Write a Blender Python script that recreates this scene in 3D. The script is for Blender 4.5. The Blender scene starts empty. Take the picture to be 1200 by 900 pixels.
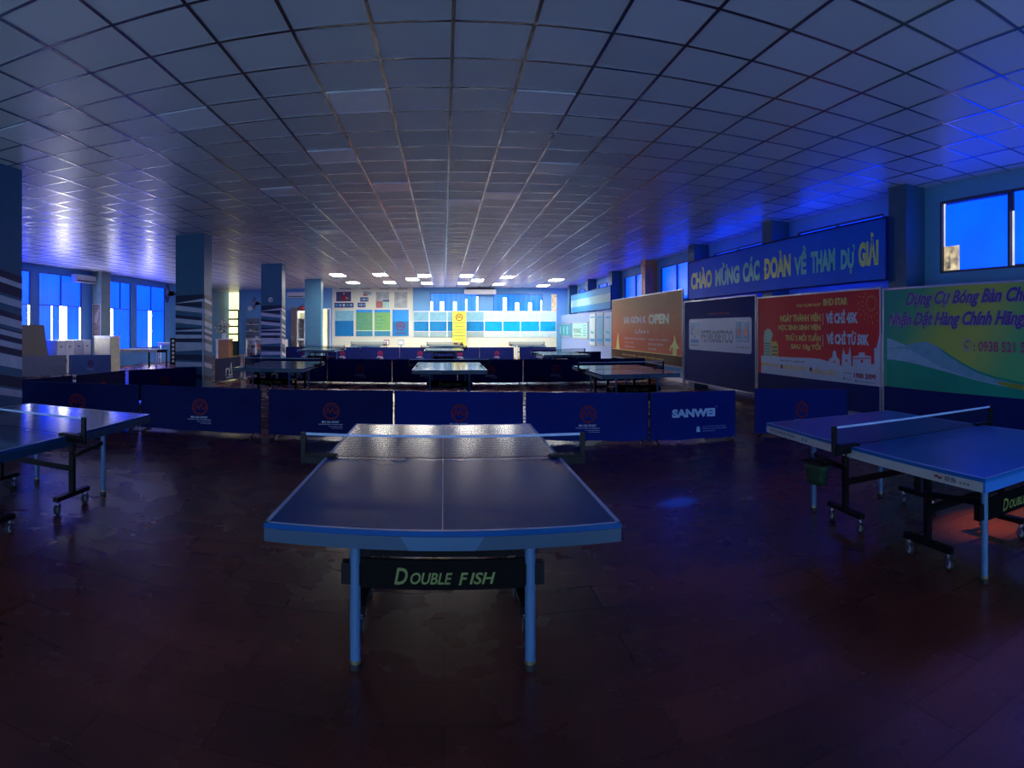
import bpy, bmesh, math, random
from mathutils import Vector, Matrix

random.seed(7)
scene = bpy.context.scene
COL = scene.collection
PI = math.pi

# ------------------------------------------------------------------ measuring
# the photograph is a cylindrical panorama: 700 px per radian, horizon at y=385, depth direction at x=520
F, CX, HY, EYE = 700.0, 520.0, 385.0, 1.60
CEIL = 3.85
LEFT, RIGHT, FAR, BACK = -13.2, 6.9, 32.8, -5.0


def ang(x):
    return (x - CX) / F


def on_y(x, y, Y):          # point of the plane Y=const seen at pixel (x, y) -> (X, z)
    t = ang(x)
    return Y * math.tan(t), EYE + (HY - y) / F * Y / math.cos(t)


def on_x(x, y, X):          # point of the plane X=const -> (Y, z)
    t = ang(x)
    return X / math.tan(t), EYE + (HY - y) / F * X / math.sin(t)


def on_z(x, y, z):          # point of a horizontal plane -> (X, Y)
    t = ang(x)
    r = (EYE - z) * F / (y - HY)
    return r * math.sin(t), r * math.cos(t)


# ------------------------------------------------------------------ materials
MATS = {}


def mat(name, col, rough=0.5, metal=0.0, vary=0.12, scale=6.0, bump=0.0, spec=0.5):
    if name in MATS:
        return MATS[name]
    m = bpy.data.materials.new(name)
    m.use_nodes = True
    nt = m.node_tree
    b = nt.nodes['Principled BSDF']
    tc = nt.nodes.new('ShaderNodeTexCoord')
    nz = nt.nodes.new('ShaderNodeTexNoise')
    nz.inputs['Scale'].default_value = scale
    nz.inputs['Detail'].default_value = 3
    nt.links.new(tc.outputs['Object'], nz.inputs['Vector'])
    rp = nt.nodes.new('ShaderNodeValToRGB')
    rp.color_ramp.elements[0].position = .25
    rp.color_ramp.elements[1].position = .75
    rp.color_ramp.elements[0].color = tuple(c * (1 - vary) for c in col) + (1,)
    rp.color_ramp.elements[1].color = tuple(min(1, c * (1 + vary)) for c in col) + (1,)
    nt.links.new(nz.outputs['Fac'], rp.inputs['Fac'])
    nt.links.new(rp.outputs['Color'], b.inputs['Base Color'])
    b.inputs['Roughness'].default_value = rough
    b.inputs['Metallic'].default_value = metal
    b.inputs['Specular IOR Level'].default_value = spec
    if bump:
        bp = nt.nodes.new('ShaderNodeBump')
        bp.inputs['Strength'].default_value = bump
        bp.inputs['Distance'].default_value = .01
        nt.links.new(nz.outputs['Fac'], bp.inputs['Height'])
        nt.links.new(bp.outputs['Normal'], b.inputs['Normal'])
    MATS[name] = m
    return m


def glow(name, col, strength, vary=0.2, scale=1.5, folds=0.0):
    """a backlit surface: film or glass with daylight behind it, or a lamp diffuser"""
    if name in MATS:
        return MATS[name]
    m = bpy.data.materials.new(name)
    m.use_nodes = True
    nt = m.node_tree
    b = nt.nodes['Principled BSDF']
    b.inputs['Base Color'].default_value = tuple(min(1, c * .5) for c in col) + (1,)
    b.inputs['Roughness'].default_value = .35
    tc = nt.nodes.new('ShaderNodeTexCoord')
    nz = nt.nodes.new('ShaderNodeTexNoise')
    nz.inputs['Scale'].default_value = scale
    nt.links.new(tc.outputs['Object'], nz.inputs['Vector'])
    mr = nt.nodes.new('ShaderNodeMapRange')
    mr.inputs['From Min'].default_value = .3
    mr.inputs['From Max'].default_value = .7
    mr.inputs['To Min'].default_value = strength * (1 - vary)
    mr.inputs['To Max'].default_value = strength * (1 + vary)
    nt.links.new(nz.outputs['Fac'], mr.inputs['Value'])
    out = mr.outputs['Result']
    if folds:
        wv = nt.nodes.new('ShaderNodeTexWave')
        wv.bands_direction = 'X'
        wv.inputs['Scale'].default_value = 1.1
        wv.inputs['Distortion'].default_value = 2.5
        nt.links.new(tc.outputs['Object'], wv.inputs['Vector'])
        m2 = nt.nodes.new('ShaderNodeMapRange')
        m2.inputs['To Min'].default_value = 1 - folds
        m2.inputs['To Max'].default_value = 1
        nt.links.new(wv.outputs['Fac'], m2.inputs['Value'])
        mu = nt.nodes.new('ShaderNodeMath')
        mu.operation = 'MULTIPLY'
        nt.links.new(out, mu.inputs[0])
        nt.links.new(m2.outputs['Result'], mu.inputs[1])
        out = mu.outputs[0]
    b.inputs['Emission Color'].default_value = tuple(col) + (1,)
    nt.links.new(out, b.inputs['Emission Strength'])
    MATS[name] = m
    return m


def sheer(name, col, cover):
    m = bpy.data.materials.new(name)
    m.use_nodes = True
    nt = m.node_tree
    nt.nodes.clear()
    o = nt.nodes.new('ShaderNodeOutputMaterial')
    mx = nt.nodes.new('ShaderNodeMixShader')
    tr = nt.nodes.new('ShaderNodeBsdfTransparent')
    df = nt.nodes.new('ShaderNodeBsdfDiffuse')
    df.inputs['Color'].default_value = tuple(col) + (1,)
    tc = nt.nodes.new('ShaderNodeTexCoord')
    wv = nt.nodes.new('ShaderNodeTexWave')
    wv.bands_direction = 'Z'
    wv.inputs['Scale'].default_value = 30.0
    nt.links.new(tc.outputs['Object'], wv.inputs['Vector'])
    mr = nt.nodes.new('ShaderNodeMapRange')
    mr.inputs['To Min'].default_value = cover * .6
    mr.inputs['To Max'].default_value = cover * 1.4
    nt.links.new(wv.outputs['Fac'], mr.inputs['Value'])
    nt.links.new(mr.outputs['Result'], mx.inputs['Fac'])
    nt.links.new(tr.outputs[0], mx.inputs[1])
    nt.links.new(df.outputs[0], mx.inputs[2])
    nt.links.new(mx.outputs[0], o.inputs['Surface'])
    MATS[name] = m
    return m


# ------------------------------------------------------------------ mesh builder
def text_width(s, bold=0.0, shear=0.0):
    cu = bpy.data.curves.new('txt', 'FONT')
    cu.body = s
    cu.offset = bold
    cu.shear = shear
    cu.resolution_u = 2
    ob = bpy.data.objects.new('txt', cu)
    COL.objects.link(ob)
    bpy.context.view_layer.update()
    d = ob.evaluated_get(bpy.context.evaluated_depsgraph_get()).dimensions.x
    bpy.data.objects.remove(ob)
    bpy.data.curves.remove(cu)
    return max(d, 1e-4)



class MB:
    def __init__(self):
        self.v, self.f, self.m, self.mats = [], [], [], []
        self.smooth = []
        self.pieces = []

    def mi(self, m):
        if m not in self.mats:
            self.mats.append(m)
        return self.mats.index(m)

    def add(self, vs, fs, m, smooth=False):
        b = len(self.v)
        k = self.mi(m)
        self.v += [tuple(p) for p in vs]
        for f in fs:
            self.f.append([b + i for i in f])
            self.m.append(k)
            self.smooth.append(smooth)
        return self

    def box(self, x0, y0, z0, x1, y1, z1, m, bev=0.0):
        x0, x1 = min(x0, x1), max(x0, x1)
        y0, y1 = min(y0, y1), max(y0, y1)
        z0, z1 = min(z0, z1), max(z0, z1)
        if bev > 0:
            bm = bmesh.new()
            bmesh.ops.create_cube(bm, size=1)
            for v in bm.verts:
                v.co = Vector(((x0 + x1) / 2 + v.co.x * (x1 - x0), (y0 + y1) / 2 + v.co.y * (y1 - y0), (z0 + z1) / 2 + v.co.z * (z1 - z0)))
            bmesh.ops.bevel(bm, geom=bm.edges[:], offset=bev, segments=2, affect='EDGES', profile=.5)
            self.bm(bm, m)
            return self
        vs = [(x0, y0, z0), (x1, y0, z0), (x1, y1, z0), (x0, y1, z0), (x0, y0, z1), (x1, y0, z1), (x1, y1, z1), (x0, y1, z1)]
        fs = [(0, 3, 2, 1), (4, 5, 6, 7), (0, 1, 5, 4), (1, 2, 6, 5), (2, 3, 7, 6), (3, 0, 4, 7)]
        return self.add(vs, fs, m)

    def bm(self, bm, m, smooth=False):
        bm.verts.index_update()
        self.add([v.co[:] for v in bm.verts], [[v.index for v in f.verts] for f in bm.faces], m, smooth)
        bm.free()

    def bar(self, p, q, w, h, m):
        """rectangular bar from p to q, w wide (level), h high"""
        p, q = Vector(p), Vector(q)
        d = (q - p).normalized()
        up = Vector((0, 0, 1)) if abs(d.z) < .95 else Vector((0, 1, 0))
        s = d.cross(up).normalized() * w / 2
        u = s.cross(d).normalized() * h / 2
        vs = []
        for c in (p, q):
            vs += [c - s - u, c + s - u, c + s + u, c - s + u]
        self.add(vs, [(0, 1, 2, 3), (7, 6, 5, 4), (0, 4, 5, 1), (1, 5, 6, 2), (2, 6, 7, 3), (3, 7, 4, 0)], m)
        return self

    def tube(self, p, q, r, m, n=12, r2=None, caps=True):
        p, q = Vector(p), Vector(q)
        r2 = r if r2 is None else r2
        d = (q - p).normalized()
        up = Vector((0, 0, 1)) if abs(d.z) < .9 else Vector((1, 0, 0))
        s = d.cross(up).normalized()
        u = s.cross(d).normalized()
        vs = []
        for c, rr in ((p, r), (q, r2)):
            for i in range(n):
                a = 2 * PI * i / n
                vs.append(c + s * math.cos(a) * rr + u * math.sin(a) * rr)
        self.add(vs, [(i, (i + 1) % n, n + (i + 1) % n, n + i) for i in range(n)], m, True)
        if caps:
            self.add(vs, [tuple(range(n - 1, -1, -1)), tuple(range(n, 2 * n))], m)
        return self

    def lathe(self, c, prof, m, n=20, axis='z'):
        """prof = [(radius, height)...] around an axis through c"""
        vs = []
        for r, h in prof:
            for i in range(n):
                a = 2 * PI * i / n
                ca, sa = r * math.cos(a), r * math.sin(a)
                p = (ca, sa, h) if axis == 'z' else ((h, ca, sa) if axis == 'x' else (sa, h, ca))
                vs.append((c[0] + p[0], c[1] + p[1], c[2] + p[2]))
        fs = []
        for k in range(len(prof) - 1):
            for i in range(n):
                j = (i + 1) % n
                fs.append((k * n + i, k * n + j, (k + 1) * n + j, (k + 1) * n + i))
        self.add(vs, fs, m, True)
        return self

    # ---- flat work on a panel that faces local -Y (x to the right, z up); lay = how far it stands off
    def flat(self, pts, m, lay=0.0):
        self.add([(p[0], -lay, p[1]) for p in pts], [tuple(range(len(pts)))], m)
        return self

    def rect(self, x0, z0, x1, z1, m, lay=0.0):
        return self.flat([(x0, z0), (x1, z0), (x1, z1), (x0, z1)], m, lay)

    def band(self, top, bot, m, lay=0.0):
        """strip between two polylines of equal length"""
        n = len(top)
        vs = [(p[0], -lay, p[1]) for p in top] + [(p[0], -lay, p[1]) for p in bot]
        self.add(vs, [(n + i, n + i + 1, i + 1, i) for i in range(n - 1)], m)
        return self

    def disc(self, x, z, r, m, lay=0.0, n=24, rx=None):
        rx = r if rx is None else rx
        return self.flat([(x + rx * math.cos(2 * PI * i / n), z + r * math.sin(2 * PI * i / n)) for i in range(n)], m, lay)

    def ring(self, x, z, r0, r1, m, lay=0.0, n=28, a0=0, a1=2 * PI):
        top = [(x + r1 * math.cos(a0 + (a1 - a0) * i / n), z + r1 * math.sin(a0 + (a1 - a0) * i / n)) for i in range(n + 1)]
        bot = [(x + r0 * math.cos(a0 + (a1 - a0) * i / n), z + r0 * math.sin(a0 + (a1 - a0) * i / n)) for i in range(n + 1)]
        return self.band(top, bot, m, lay)

    def text(self, s, x0, z0, x1, z1, m, lay=0.0, bold=0.0, shear=0.0, keep=False):
        """lettering that fills the box x0..x1, z0..z1 (z0 = lowest point of the glyphs)"""
        bar_at = None
        if 'Đ' in s and bold > .01:          # a heavy D with its own cross bar
            i = s.index('Đ')
            full = text_width(s.replace('Đ', 'D'), bold, shear)
            wd = text_width('D', bold, shear)
            pre = text_width(s[:i].replace(' ', 'i') + 'D', bold, shear) - wd if i else 0.0
            k = (x1 - x0) / full
            s = s.replace('Đ', 'D')
            bar_at = (x0 + (pre - .12 * wd) * k, x0 + (pre + .45 * wd) * k)
            has_acc = any(ch in 'ÀÁẢÃẠĂẮẰẦẤẬÂÊẾỀỘỐỒÔƠỚỜƯỪỨĨÌỈỊặậ' for ch in s)
            zm = z0 + (z1 - z0) * (.40 if has_acc else .5)
            self.rect(bar_at[0], zm - (z1 - z0) * .045, bar_at[1], zm + (z1 - z0) * .045, m, lay + .001)
        cu = bpy.data.curves.new('txt', 'FONT')
        cu.body = s
        cu.size = 1
        cu.offset = bold
        cu.shear = shear
        cu.resolution_u = 3
        ob = bpy.data.objects.new('txt', cu)
        COL.objects.link(ob)
        bpy.context.view_layer.update()
        me = bpy.data.meshes.new_from_object(ob.evaluated_get(bpy.context.evaluated_depsgraph_get()))
        vs = [v.co.copy() for v in me.vertices]
        fs = [tuple(p.vertices) for p in me.polygons]
        bpy.data.objects.remove(ob)
        bpy.data.curves.remove(cu)
        bpy.data.meshes.remove(me)
        if not vs:
            return self
        a0, a1 = min(v.x for v in vs), max(v.x for v in vs)
        b0, b1 = min(v.y for v in vs), max(v.y for v in vs)
        sx = (x1 - x0) / max(a1 - a0, 1e-6)
        sz = (z1 - z0) / max(b1 - b0, 1e-6)
        return self.piece([(x0 + (v.x - a0) * sx, -lay, z0 + (v.y - b0) * sz) for v in vs], fs, m)

    def piece(self, vs, fs, m):
        v0, f0 = len(self.v), len(self.f)
        self.add(vs, fs, m)
        self.pieces.append((v0, len(self.v), f0, len(self.f)))
        return self

    def build_lines(self, name, parent, rest='printed_mark'):
        """every line of lettering as a part of its own, the other printed shapes together"""
        used_f = set()
        for (v0, v1, f0, f1) in self.pieces:
            q = MB()
            q.v, q.f = self.v[v0:v1], [[i - v0 for i in f] for f in self.f[f0:f1]]
            q.mats, q.m, q.smooth = [self.mats[self.m[f0]]], [0] * (f1 - f0), [False] * (f1 - f0)
            q.build(name, parent)
            used_f.update(range(f0, f1))
        left = [i for i in range(len(self.f)) if i not in used_f]
        if left:
            q = MB()
            for i in left:
                q.add([self.v[k] for k in self.f[i]], [tuple(range(len(self.f[i])))], self.mats[self.m[i]])
            q.build(rest, parent)

    def build(self, name, parent=None, loc=(0, 0, 0), rz=0.0):
        me = bpy.data.meshes.new(name)
        me.from_pydata(self.v, [], self.f)
        for m in self.mats:
            me.materials.append(m)
        me.polygons.foreach_set('material_index', self.m)
        me.polygons.foreach_set('use_smooth', self.smooth)
        me.update()
        o = bpy.data.objects.new(name, me)
        COL.objects.link(o)
        o.location = loc
        o.rotation_euler = (0, 0, rz)
        if parent is not None:
            o.parent = parent
        return o


def tag(o, label, cat, group=None, kind=None):
    o['label'] = label
    o['category'] = cat
    if group:
        o['group'] = group
    if kind:
        o['kind'] = kind
    return o


def thing(name, label, cat, loc=(0, 0, 0), rz=0.0, group=None):
    o = bpy.data.objects.new(name, None)
    o.empty_display_size = .2
    COL.objects.link(o)
    o.location = loc
    o.rotation_euler = (0, 0, rz)
    return tag(o, label, cat, group)


def struct(o, label=None, cat=None):
    o['kind'] = 'structure'
    if label:
        o['label'] = label
        o['category'] = cat
    return o


def copy_tree(o, parent=None):
    c = o.copy()
    COL.objects.link(c)
    if parent is not None:
        c.parent = parent
    for ch in list(o.children):
        copy_tree(ch, c)
    return c


# ------------------------------------------------------------------ palette
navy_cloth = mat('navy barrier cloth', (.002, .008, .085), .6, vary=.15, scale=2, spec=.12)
navy_deep = mat('deep navy board', (.003, .014, .13), .7, spec=.1)
white_ink = mat('white ink', (.75, .78, .85), .5, vary=.03)
red_ink = mat('red ink', (.20, .012, .03), .5, spec=.2)
black_steel = mat('black steel', (.0012, .0014, .002), .45, vary=.2, spec=.2)
rubber = mat('black rubber', (.012, .012, .012), .6)
steel_blue = mat('pale blue steel', (.065, .16, .29), .35, vary=.08)
chrome = mat('chrome', (.6, .6, .62), .25, metal=1.0)
brass = mat('brass ring', (.45, .36, .16), .35, metal=.8)
grey_plastic = mat('grey wheel plastic', (.30, .31, .33), .45)
white_paint = mat('white paint', (.72, .74, .76), .45, vary=.05)
line_white = mat('white table line', (.42, .55, .75), .4, vary=.05)
wall_blue = mat('wall light blue paint', (.12, .36, .54), .6, vary=.06, scale=1.2)
wall_pale = mat('wall pale paint', (.62, .66, .54), .55, vary=.05, scale=1.2)
wall_teal = mat('wall teal paint', (.22, .45, .50), .6, vary=.06)
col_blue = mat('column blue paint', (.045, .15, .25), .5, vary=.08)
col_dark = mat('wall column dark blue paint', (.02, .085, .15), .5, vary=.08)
stripe_navy = mat('stripe navy', (.008, .012, .06), .5)
stripe_white = mat('stripe white', (.66, .67, .74), .5)
alu = mat('aluminium frame', (.35, .37, .42), .4, metal=.6)
dark_frame = mat('dark window frame', (.03, .035, .05), .4)
film = glow('blue window film', (.0, .040, 1.0), 2.2, .25, .8)
film_left = glow('blue window curtain film', (.0, .036, 1.0), 2.9, .2, .8, folds=.15)
film_far = glow('pale blue curtain', (.0, .15, 1.0), 1.1, .2, .8, folds=.4)
daylight = glow('daylight gap', (1.0, .97, .78), 20.0, .1)
daylight_soft = glow('daylight opening', (1.0, .80, .45), .32, .95, 9)
edge_light = glow('daylight edge', (.9, .92, 1.0), .5, .3, 3)
daylight_far = glow('daylight far gap', (.95, 1.0, .95), 6.0, .1)
door_light = glow('yellow lit glass', (1.0, .95, .50), 1.1, .15)
lamp = glow('lit lamp diffuser', (1.0, .95, .86), 42.0, .03)
fill_back = glow('added pale blue fill glow', (.36, .58, 1.0), 6.0, .15, .8)  # glow of the added fill panes, out of view
diffuser_off = mat('unlit lamp diffuser', (.95, .96, .98), .22, vary=.03)
print_red = mat('banner red', (.62, .030, .040), .6, vary=.15, scale=1, spec=.15)
gold_ink = mat('gold ink', (.60, .42, .10), .45, spec=.15)
card = mat('white card', (.42, .50, .62), .4, vary=.05, spec=.2)

# ------------------------------------------------------------------ room shell
# floor: dark reddish boards, worn and glossy
m = bpy.data.materials.new('worn red brown floor')
m.use_nodes = True
nt = m.node_tree
b = nt.nodes['Principled BSDF']
tc = nt.nodes.new('ShaderNodeTexCoord')
n1 = nt.nodes.new('ShaderNodeTexNoise')
n1.inputs['Scale'].default_value = .9
n1.inputs['Detail'].default_value = 5
br = nt.nodes.new('ShaderNodeTexBrick')
br.inputs['Scale'].default_value = 1.0
br.inputs['Brick Width'].default_value = .9
br.inputs['Row Height'].default_value = .3
br.inputs['Mortar Size'].default_value = .004
br.inputs['Color1'].default_value = (.62, .62, .62, 1)
br.inputs['Color2'].default_value = (1, 1, 1, 1)
br.inputs['Mortar'].default_value = (.35, .35, .35, 1)
rp = nt.nodes.new('ShaderNodeValToRGB')
rp.color_ramp.elements[0].position = .32
rp.color_ramp.elements[0].color = (.085, .027, .023, 1)
rp.color_ramp.elements[1].position = .7
rp.color_ramp.elements[1].color = (.25, .054, .034, 1)
mx = nt.nodes.new('ShaderNodeMix')
mx.data_type = 'RGBA'
mx.blend_type = 'MULTIPLY'
mx.inputs[0].default_value = .8
nt.links.new(tc.outputs['Object'], n1.inputs['Vector'])
nt.links.new(tc.outputs['Object'], br.inputs['Vector'])
nt.links.new(n1.outputs['Fac'], rp.inputs['Fac'])
nt.links.new(rp.outputs['Color'], mx.inputs[6])
nt.links.new(br.outputs['Color'], mx.inputs[7])
nt.links.new(mx.outputs[2], b.inputs['Base Color'])
n2 = nt.nodes.new('ShaderNodeTexNoise')
n2.inputs['Scale'].default_value = 2.2
n2.inputs['Detail'].default_value = 6
nt.links.new(tc.outputs['Object'], n2.inputs['Vector'])
mr = nt.nodes.new('ShaderNodeMapRange')
mr.inputs['From Min'].default_value = .3
mr.inputs['From Max'].default_value = .7
mr.inputs['To Min'].default_value = .24
mr.inputs['To Max'].default_value = .30
nt.links.new(n2.outputs['Fac'], mr.inputs['Value'])
nt.links.new(mr.outputs['Result'], b.inputs['Roughness'])
bp = nt.nodes.new('ShaderNodeBump')
bp.inputs['Strength'].default_value = .05
bp.inputs['Distance'].default_value = .01
nt.links.new(n2.outputs['Fac'], bp.inputs['Height'])
nt.links.new(bp.outputs['Normal'], b.inputs['Normal'])
b.inputs['Specular IOR Level'].default_value = .38
floor_mat = m
struct(MB().box(LEFT - .3, BACK - .2, -.15, RIGHT + .3, 36, 0, floor_mat).build('floor'), 'dark glossy reddish brown hall floor', 'floor')

# ceiling: satin tiles, a little different from tile to tile
GX, GY, TILE = .07, 4.36, .6
m = bpy.data.materials.new('satin ceiling tile')
m.use_nodes = True
nt = m.node_tree
b = nt.nodes['Principled BSDF']
tc = nt.nodes.new('ShaderNodeTexCoord')
mp = nt.nodes.new('ShaderNodeMapping')
mp.inputs['Scale'].default_value = (1 / TILE, 1 / TILE, 0)
mp.inputs['Location'].default_value = (-GX / TILE, -GY / TILE, 0)
fl = nt.nodes.new('ShaderNodeVectorMath')
fl.operation = 'FLOOR'
wn = nt.nodes.new('ShaderNodeTexWhiteNoise')
wn.noise_dimensions = '2D'
rp = nt.nodes.new('ShaderNodeValToRGB')
rp.color_ramp.elements[0].color = (.60, .62, .62, 1)
rp.color_ramp.elements[1].color = (.72, .74, .74, 1)
nt.links.new(tc.outputs['Object'], mp.inputs['Vector'])
nt.links.new(mp.outputs['Vector'], fl.inputs[0])
nt.links.new(fl.outputs[0], wn.inputs['Vector'])
nt.links.new(wn.outputs['Value'], rp.inputs['Fac'])
nt.links.new(rp.outputs['Color'], b.inputs['Base Color'])
b.inputs['Roughness'].default_value = .38
b.inputs['Specular IOR Level'].default_value = .5
n2 = nt.nodes.new('ShaderNodeTexNoise')
n2.inputs['Scale'].default_value = 18
nt.links.new(tc.outputs['Object'], n2.inputs['Vector'])
bp = nt.nodes.new('ShaderNodeBump')
bp.inputs['Strength'].default_value = .10
bp.inputs['Distance'].default_value = .01
nt.links.new(n2.outputs['Fac'], bp.inputs['Height'])
nt.links.new(bp.outputs['Normal'], b.inputs['Normal'])
ceil_mat = m
ceiling = struct(MB().box(LEFT - .3, BACK - .2, CEIL, RIGHT + .3, 36, CEIL + .15, ceil_mat).build('ceiling'), 'grey tiled suspended ceiling in a metal grid', 'ceiling')
tee = mat('ceiling grid metal', (.38, .39, .42), .22, metal=.95)
g = MB()
k = math.ceil((LEFT - GX) / TILE)
while GX + k * TILE < RIGHT:
    x = GX + k * TILE
    g.box(x - .014, BACK, CEIL - .006, x + .014, FAR, CEIL, tee)
    k += 1
k = math.ceil((BACK - GY) / TILE)
while GY + k * TILE < FAR:
    y = GY + k * TILE
    g.box(LEFT, y - .014, CEIL - .005, RIGHT, y + .014, CEIL, tee)
    k += 1
g.build('ceiling_grid', ceiling)


def wall_mesh(name, axis, at, thick, lo, hi, holes, m, low=None, label=None):
    """a wall along an axis with rectangular holes (a0, a1, z0, z1); below `low` another paint"""
    mb = MB()
    cuts = sorted({lo, hi, *[h[0] for h in holes], *[h[1] for h in holes]})
    for a, c in zip(cuts, cuts[1:]):
        mid = (a + c) / 2
        hs = sorted([(h[2], h[3]) for h in holes if h[0] < mid < h[1]])
        z = 0.0
        segs = []
        for z0, z1 in hs:
            segs.append((z, z0))
            z = z1
        segs.append((z, CEIL))
        for z0, z1 in segs:
            if z1 - z0 < 1e-4:
                continue
            if axis == 'y':
                mb.box(at, a, z0, at + thick, c, z1, m)
            else:
                mb.box(a, at, z0, c, at + thick, z1, m)
    return struct(mb.build(name), label, 'wall')


# windows: (Y0, Y1) bays of the right wall, high strip windows
COLS_R = [6.83 + 3.95 * k for k in range(-3, 7)]
R_BAYS = [(c + .78, c + 3.42) for c in COLS_R[:-1]] + [(31.0, 32.5)]
R_SAYS = ['behind the viewer', 'beside the viewer', 'nearest in view, with a bare lower corner', 'above the right half of the welcome banner', 'above the left half of the welcome banner',
          'between the welcome banner and the orange pilaster', 'just beyond the orange pilaster', 'above the near half of the pale striped panel', 'above the far half of the pale striped panel', 'in the far corner']
RZ0, RZ1 = 2.46, 3.58
L_BAYS = [(13.2, 15.95), (16.4, 19.05), (21.1, 22.85), (23.35, 26.2)]
LZ0, LZT, LZ1 = .72, 2.44, 3.6
fx0, fz0 = on_y(504, 366, FAR)
fx1, fz1 = on_y(561, 343.3, FAR)
gx0, gz0 = on_y(578, 367, FAR)
gx1, gz1 = on_y(635.5, 344.8, FAR)
RECESS = -11.7
wall_mesh('wall_right', 'y', RIGHT, .25, BACK, FAR, [(a, c, RZ0, RZ1) for a, c in R_BAYS], wall_blue, label='blue right wall with high windows above the banners')
wall_mesh('wall_left', 'y', LEFT - .25, .25, BACK, 35.2, [(a, c, LZ0, LZ1) for a, c in L_BAYS], mat('left wall blue with window light', (.07, .26, .66), .6, vary=.05, scale=1.2), label='blue left wall with tall windows')  # blue paint deepened with the blue light its windows throw on it
wall_mesh('wall_far', 'x', FAR, .25, RECESS, RIGHT + .25, [(fx0, fx1, fz0, fz1), (gx0, gx1, gz0, gz1)], mat('far wall blue paint', (.13, .36, .66), .6, vary=.05, scale=1.2), label='light blue far end wall')
wall_mesh('wall_back', 'x', BACK - .25, .25, LEFT, RIGHT, [(a, a + 3.5, .15, 1.65) for a in (-11.5, -7, -2.5, 2)], wall_blue, label='blue wall behind the viewer')
wall_mesh('wall_recess', 'x', 35.2, .2, LEFT - .25, RECESS + .25, [], wall_teal, label='teal end wall of the recess in the far left corner')
wall_mesh('wall_return', 'y', RECESS, .2, FAR + .25, 35.2, [], wall_teal, label='short teal return wall of the corner recess')

# baseboards
struct(MB().box(RIGHT - .02, BACK, 0, RIGHT, FAR, .12, white_paint).build('baseboard_right'), 'pale skirting along the right wall', 'baseboard')
struct(MB().box(RECESS, FAR - .02, 0, RIGHT, FAR, .12, white_paint).build('baseboard_far'), 'pale skirting along the far wall', 'baseboard')

# wall columns on the right wall
orange_wrap = mat('orange column wrap', (.55, .17, .05), .45, vary=.35, scale=1.5)
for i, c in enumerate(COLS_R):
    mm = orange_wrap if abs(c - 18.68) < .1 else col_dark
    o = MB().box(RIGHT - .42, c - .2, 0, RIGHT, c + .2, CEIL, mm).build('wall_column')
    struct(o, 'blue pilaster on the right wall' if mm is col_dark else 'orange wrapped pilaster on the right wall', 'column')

o = MB().box(LEFT, 19.75, 0, LEFT + .45, 20.45, CEIL, mat('greyish column', (.20, .30, .33), .5)).build('wall_column')
struct(o, 'greyish pilaster between the left windows', 'column')
t_ = thing('poster', 'brownish poster on the pilaster between the left windows', 'poster', (LEFT + .23, 19.74, 1.3))
MB().box(-.185, -.003, -.015, .185, .0, 1.265, white_paint).build('frame', t_)
MB().box(-.17, -.007, 0, .17, -.0035, 1.25, mat('brown poster sheet', (.22, .16, .14), .5, vary=.5, scale=5)).build('sheet', t_)
MB().flat([(-.12, .55), (.02, .5), (.10, .8), (.14, 1.1), (.0, .95), (-.1, .8)], mat('poster pale figure', (.4, .36, .34), .5), .009).build('printed_figure', t_)

# windows
wn_i = [0]


def window(loc, rz, w, h, panes, fmat, label, fr=.035, split=None):
    """window in a wall: local x to the right, faces local -y, origin at lower left. panes = (x0,x1,z0,z1,material,name)"""
    wn_i[0] += 1
    o = bpy.data.objects.new('window_%d' % wn_i[0], None)
    COL.objects.link(o)
    o.location = loc
    o.rotation_euler = (0, 0, rz)
    struct(o, label, 'window')
    f = MB()
    f.box(0, 0, 0, w, .07, fr, fmat).box(0, 0, h - fr, w, .07, h, fmat).box(0, 0, fr, fr, .07, h - fr, fmat).box(w - fr, 0, fr, w, .07, h - fr, fmat)
    for (x0, z0, x1, z1) in (split or []):
        f.box(x0, 0, z0, x1, .07, z1, fmat)
    f.build('window_frame', o)
    for (x0, x1, z0, z1, pm, nm) in panes:
        MB().box(x0, .05, z0, x1, .065, z1, pm).build(nm, o)
    return o


H = RZ1 - RZ0
for i, (a, c) in enumerate(R_BAYS):
    w = c - a
    hf = w / 2
    panes = [(.03, hf - .01, .03, H - .03, film, 'film_pane'), (hf + .01, w - .03, .03, H - .03, film, 'film_pane')]
    sp = [(hf - .02, .035, hf + .02, H - .035)]
    mm = dark_frame
    if abs(a - (COLS_R[2] + .78)) < .01:    # nearest window in view: one corner of the film is missing
        panes = [(.07, hf - .04, .42, H - .06, film, 'film_pane'), (.36, hf - .04, .03, .42, film, 'film_pane'),
                 (.04, .36, .03, .42, daylight_soft, 'clear_pane'), (hf + .07, w - .03, .06, H - .03, film, 'film_pane'),
                 (.03, .065, .42, H - .03, edge_light, 'bare_edge'), (hf + .03, hf + .06, .03, H - .3, edge_light, 'bare_edge')]
    window((RIGHT, c, RZ0), -PI / 2, w, H, panes, mm, 'blue filmed window of the right wall, ' + R_SAYS[i], split=sp)
Hl = LZ1 - LZ0
tz = LZT - LZ0
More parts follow.
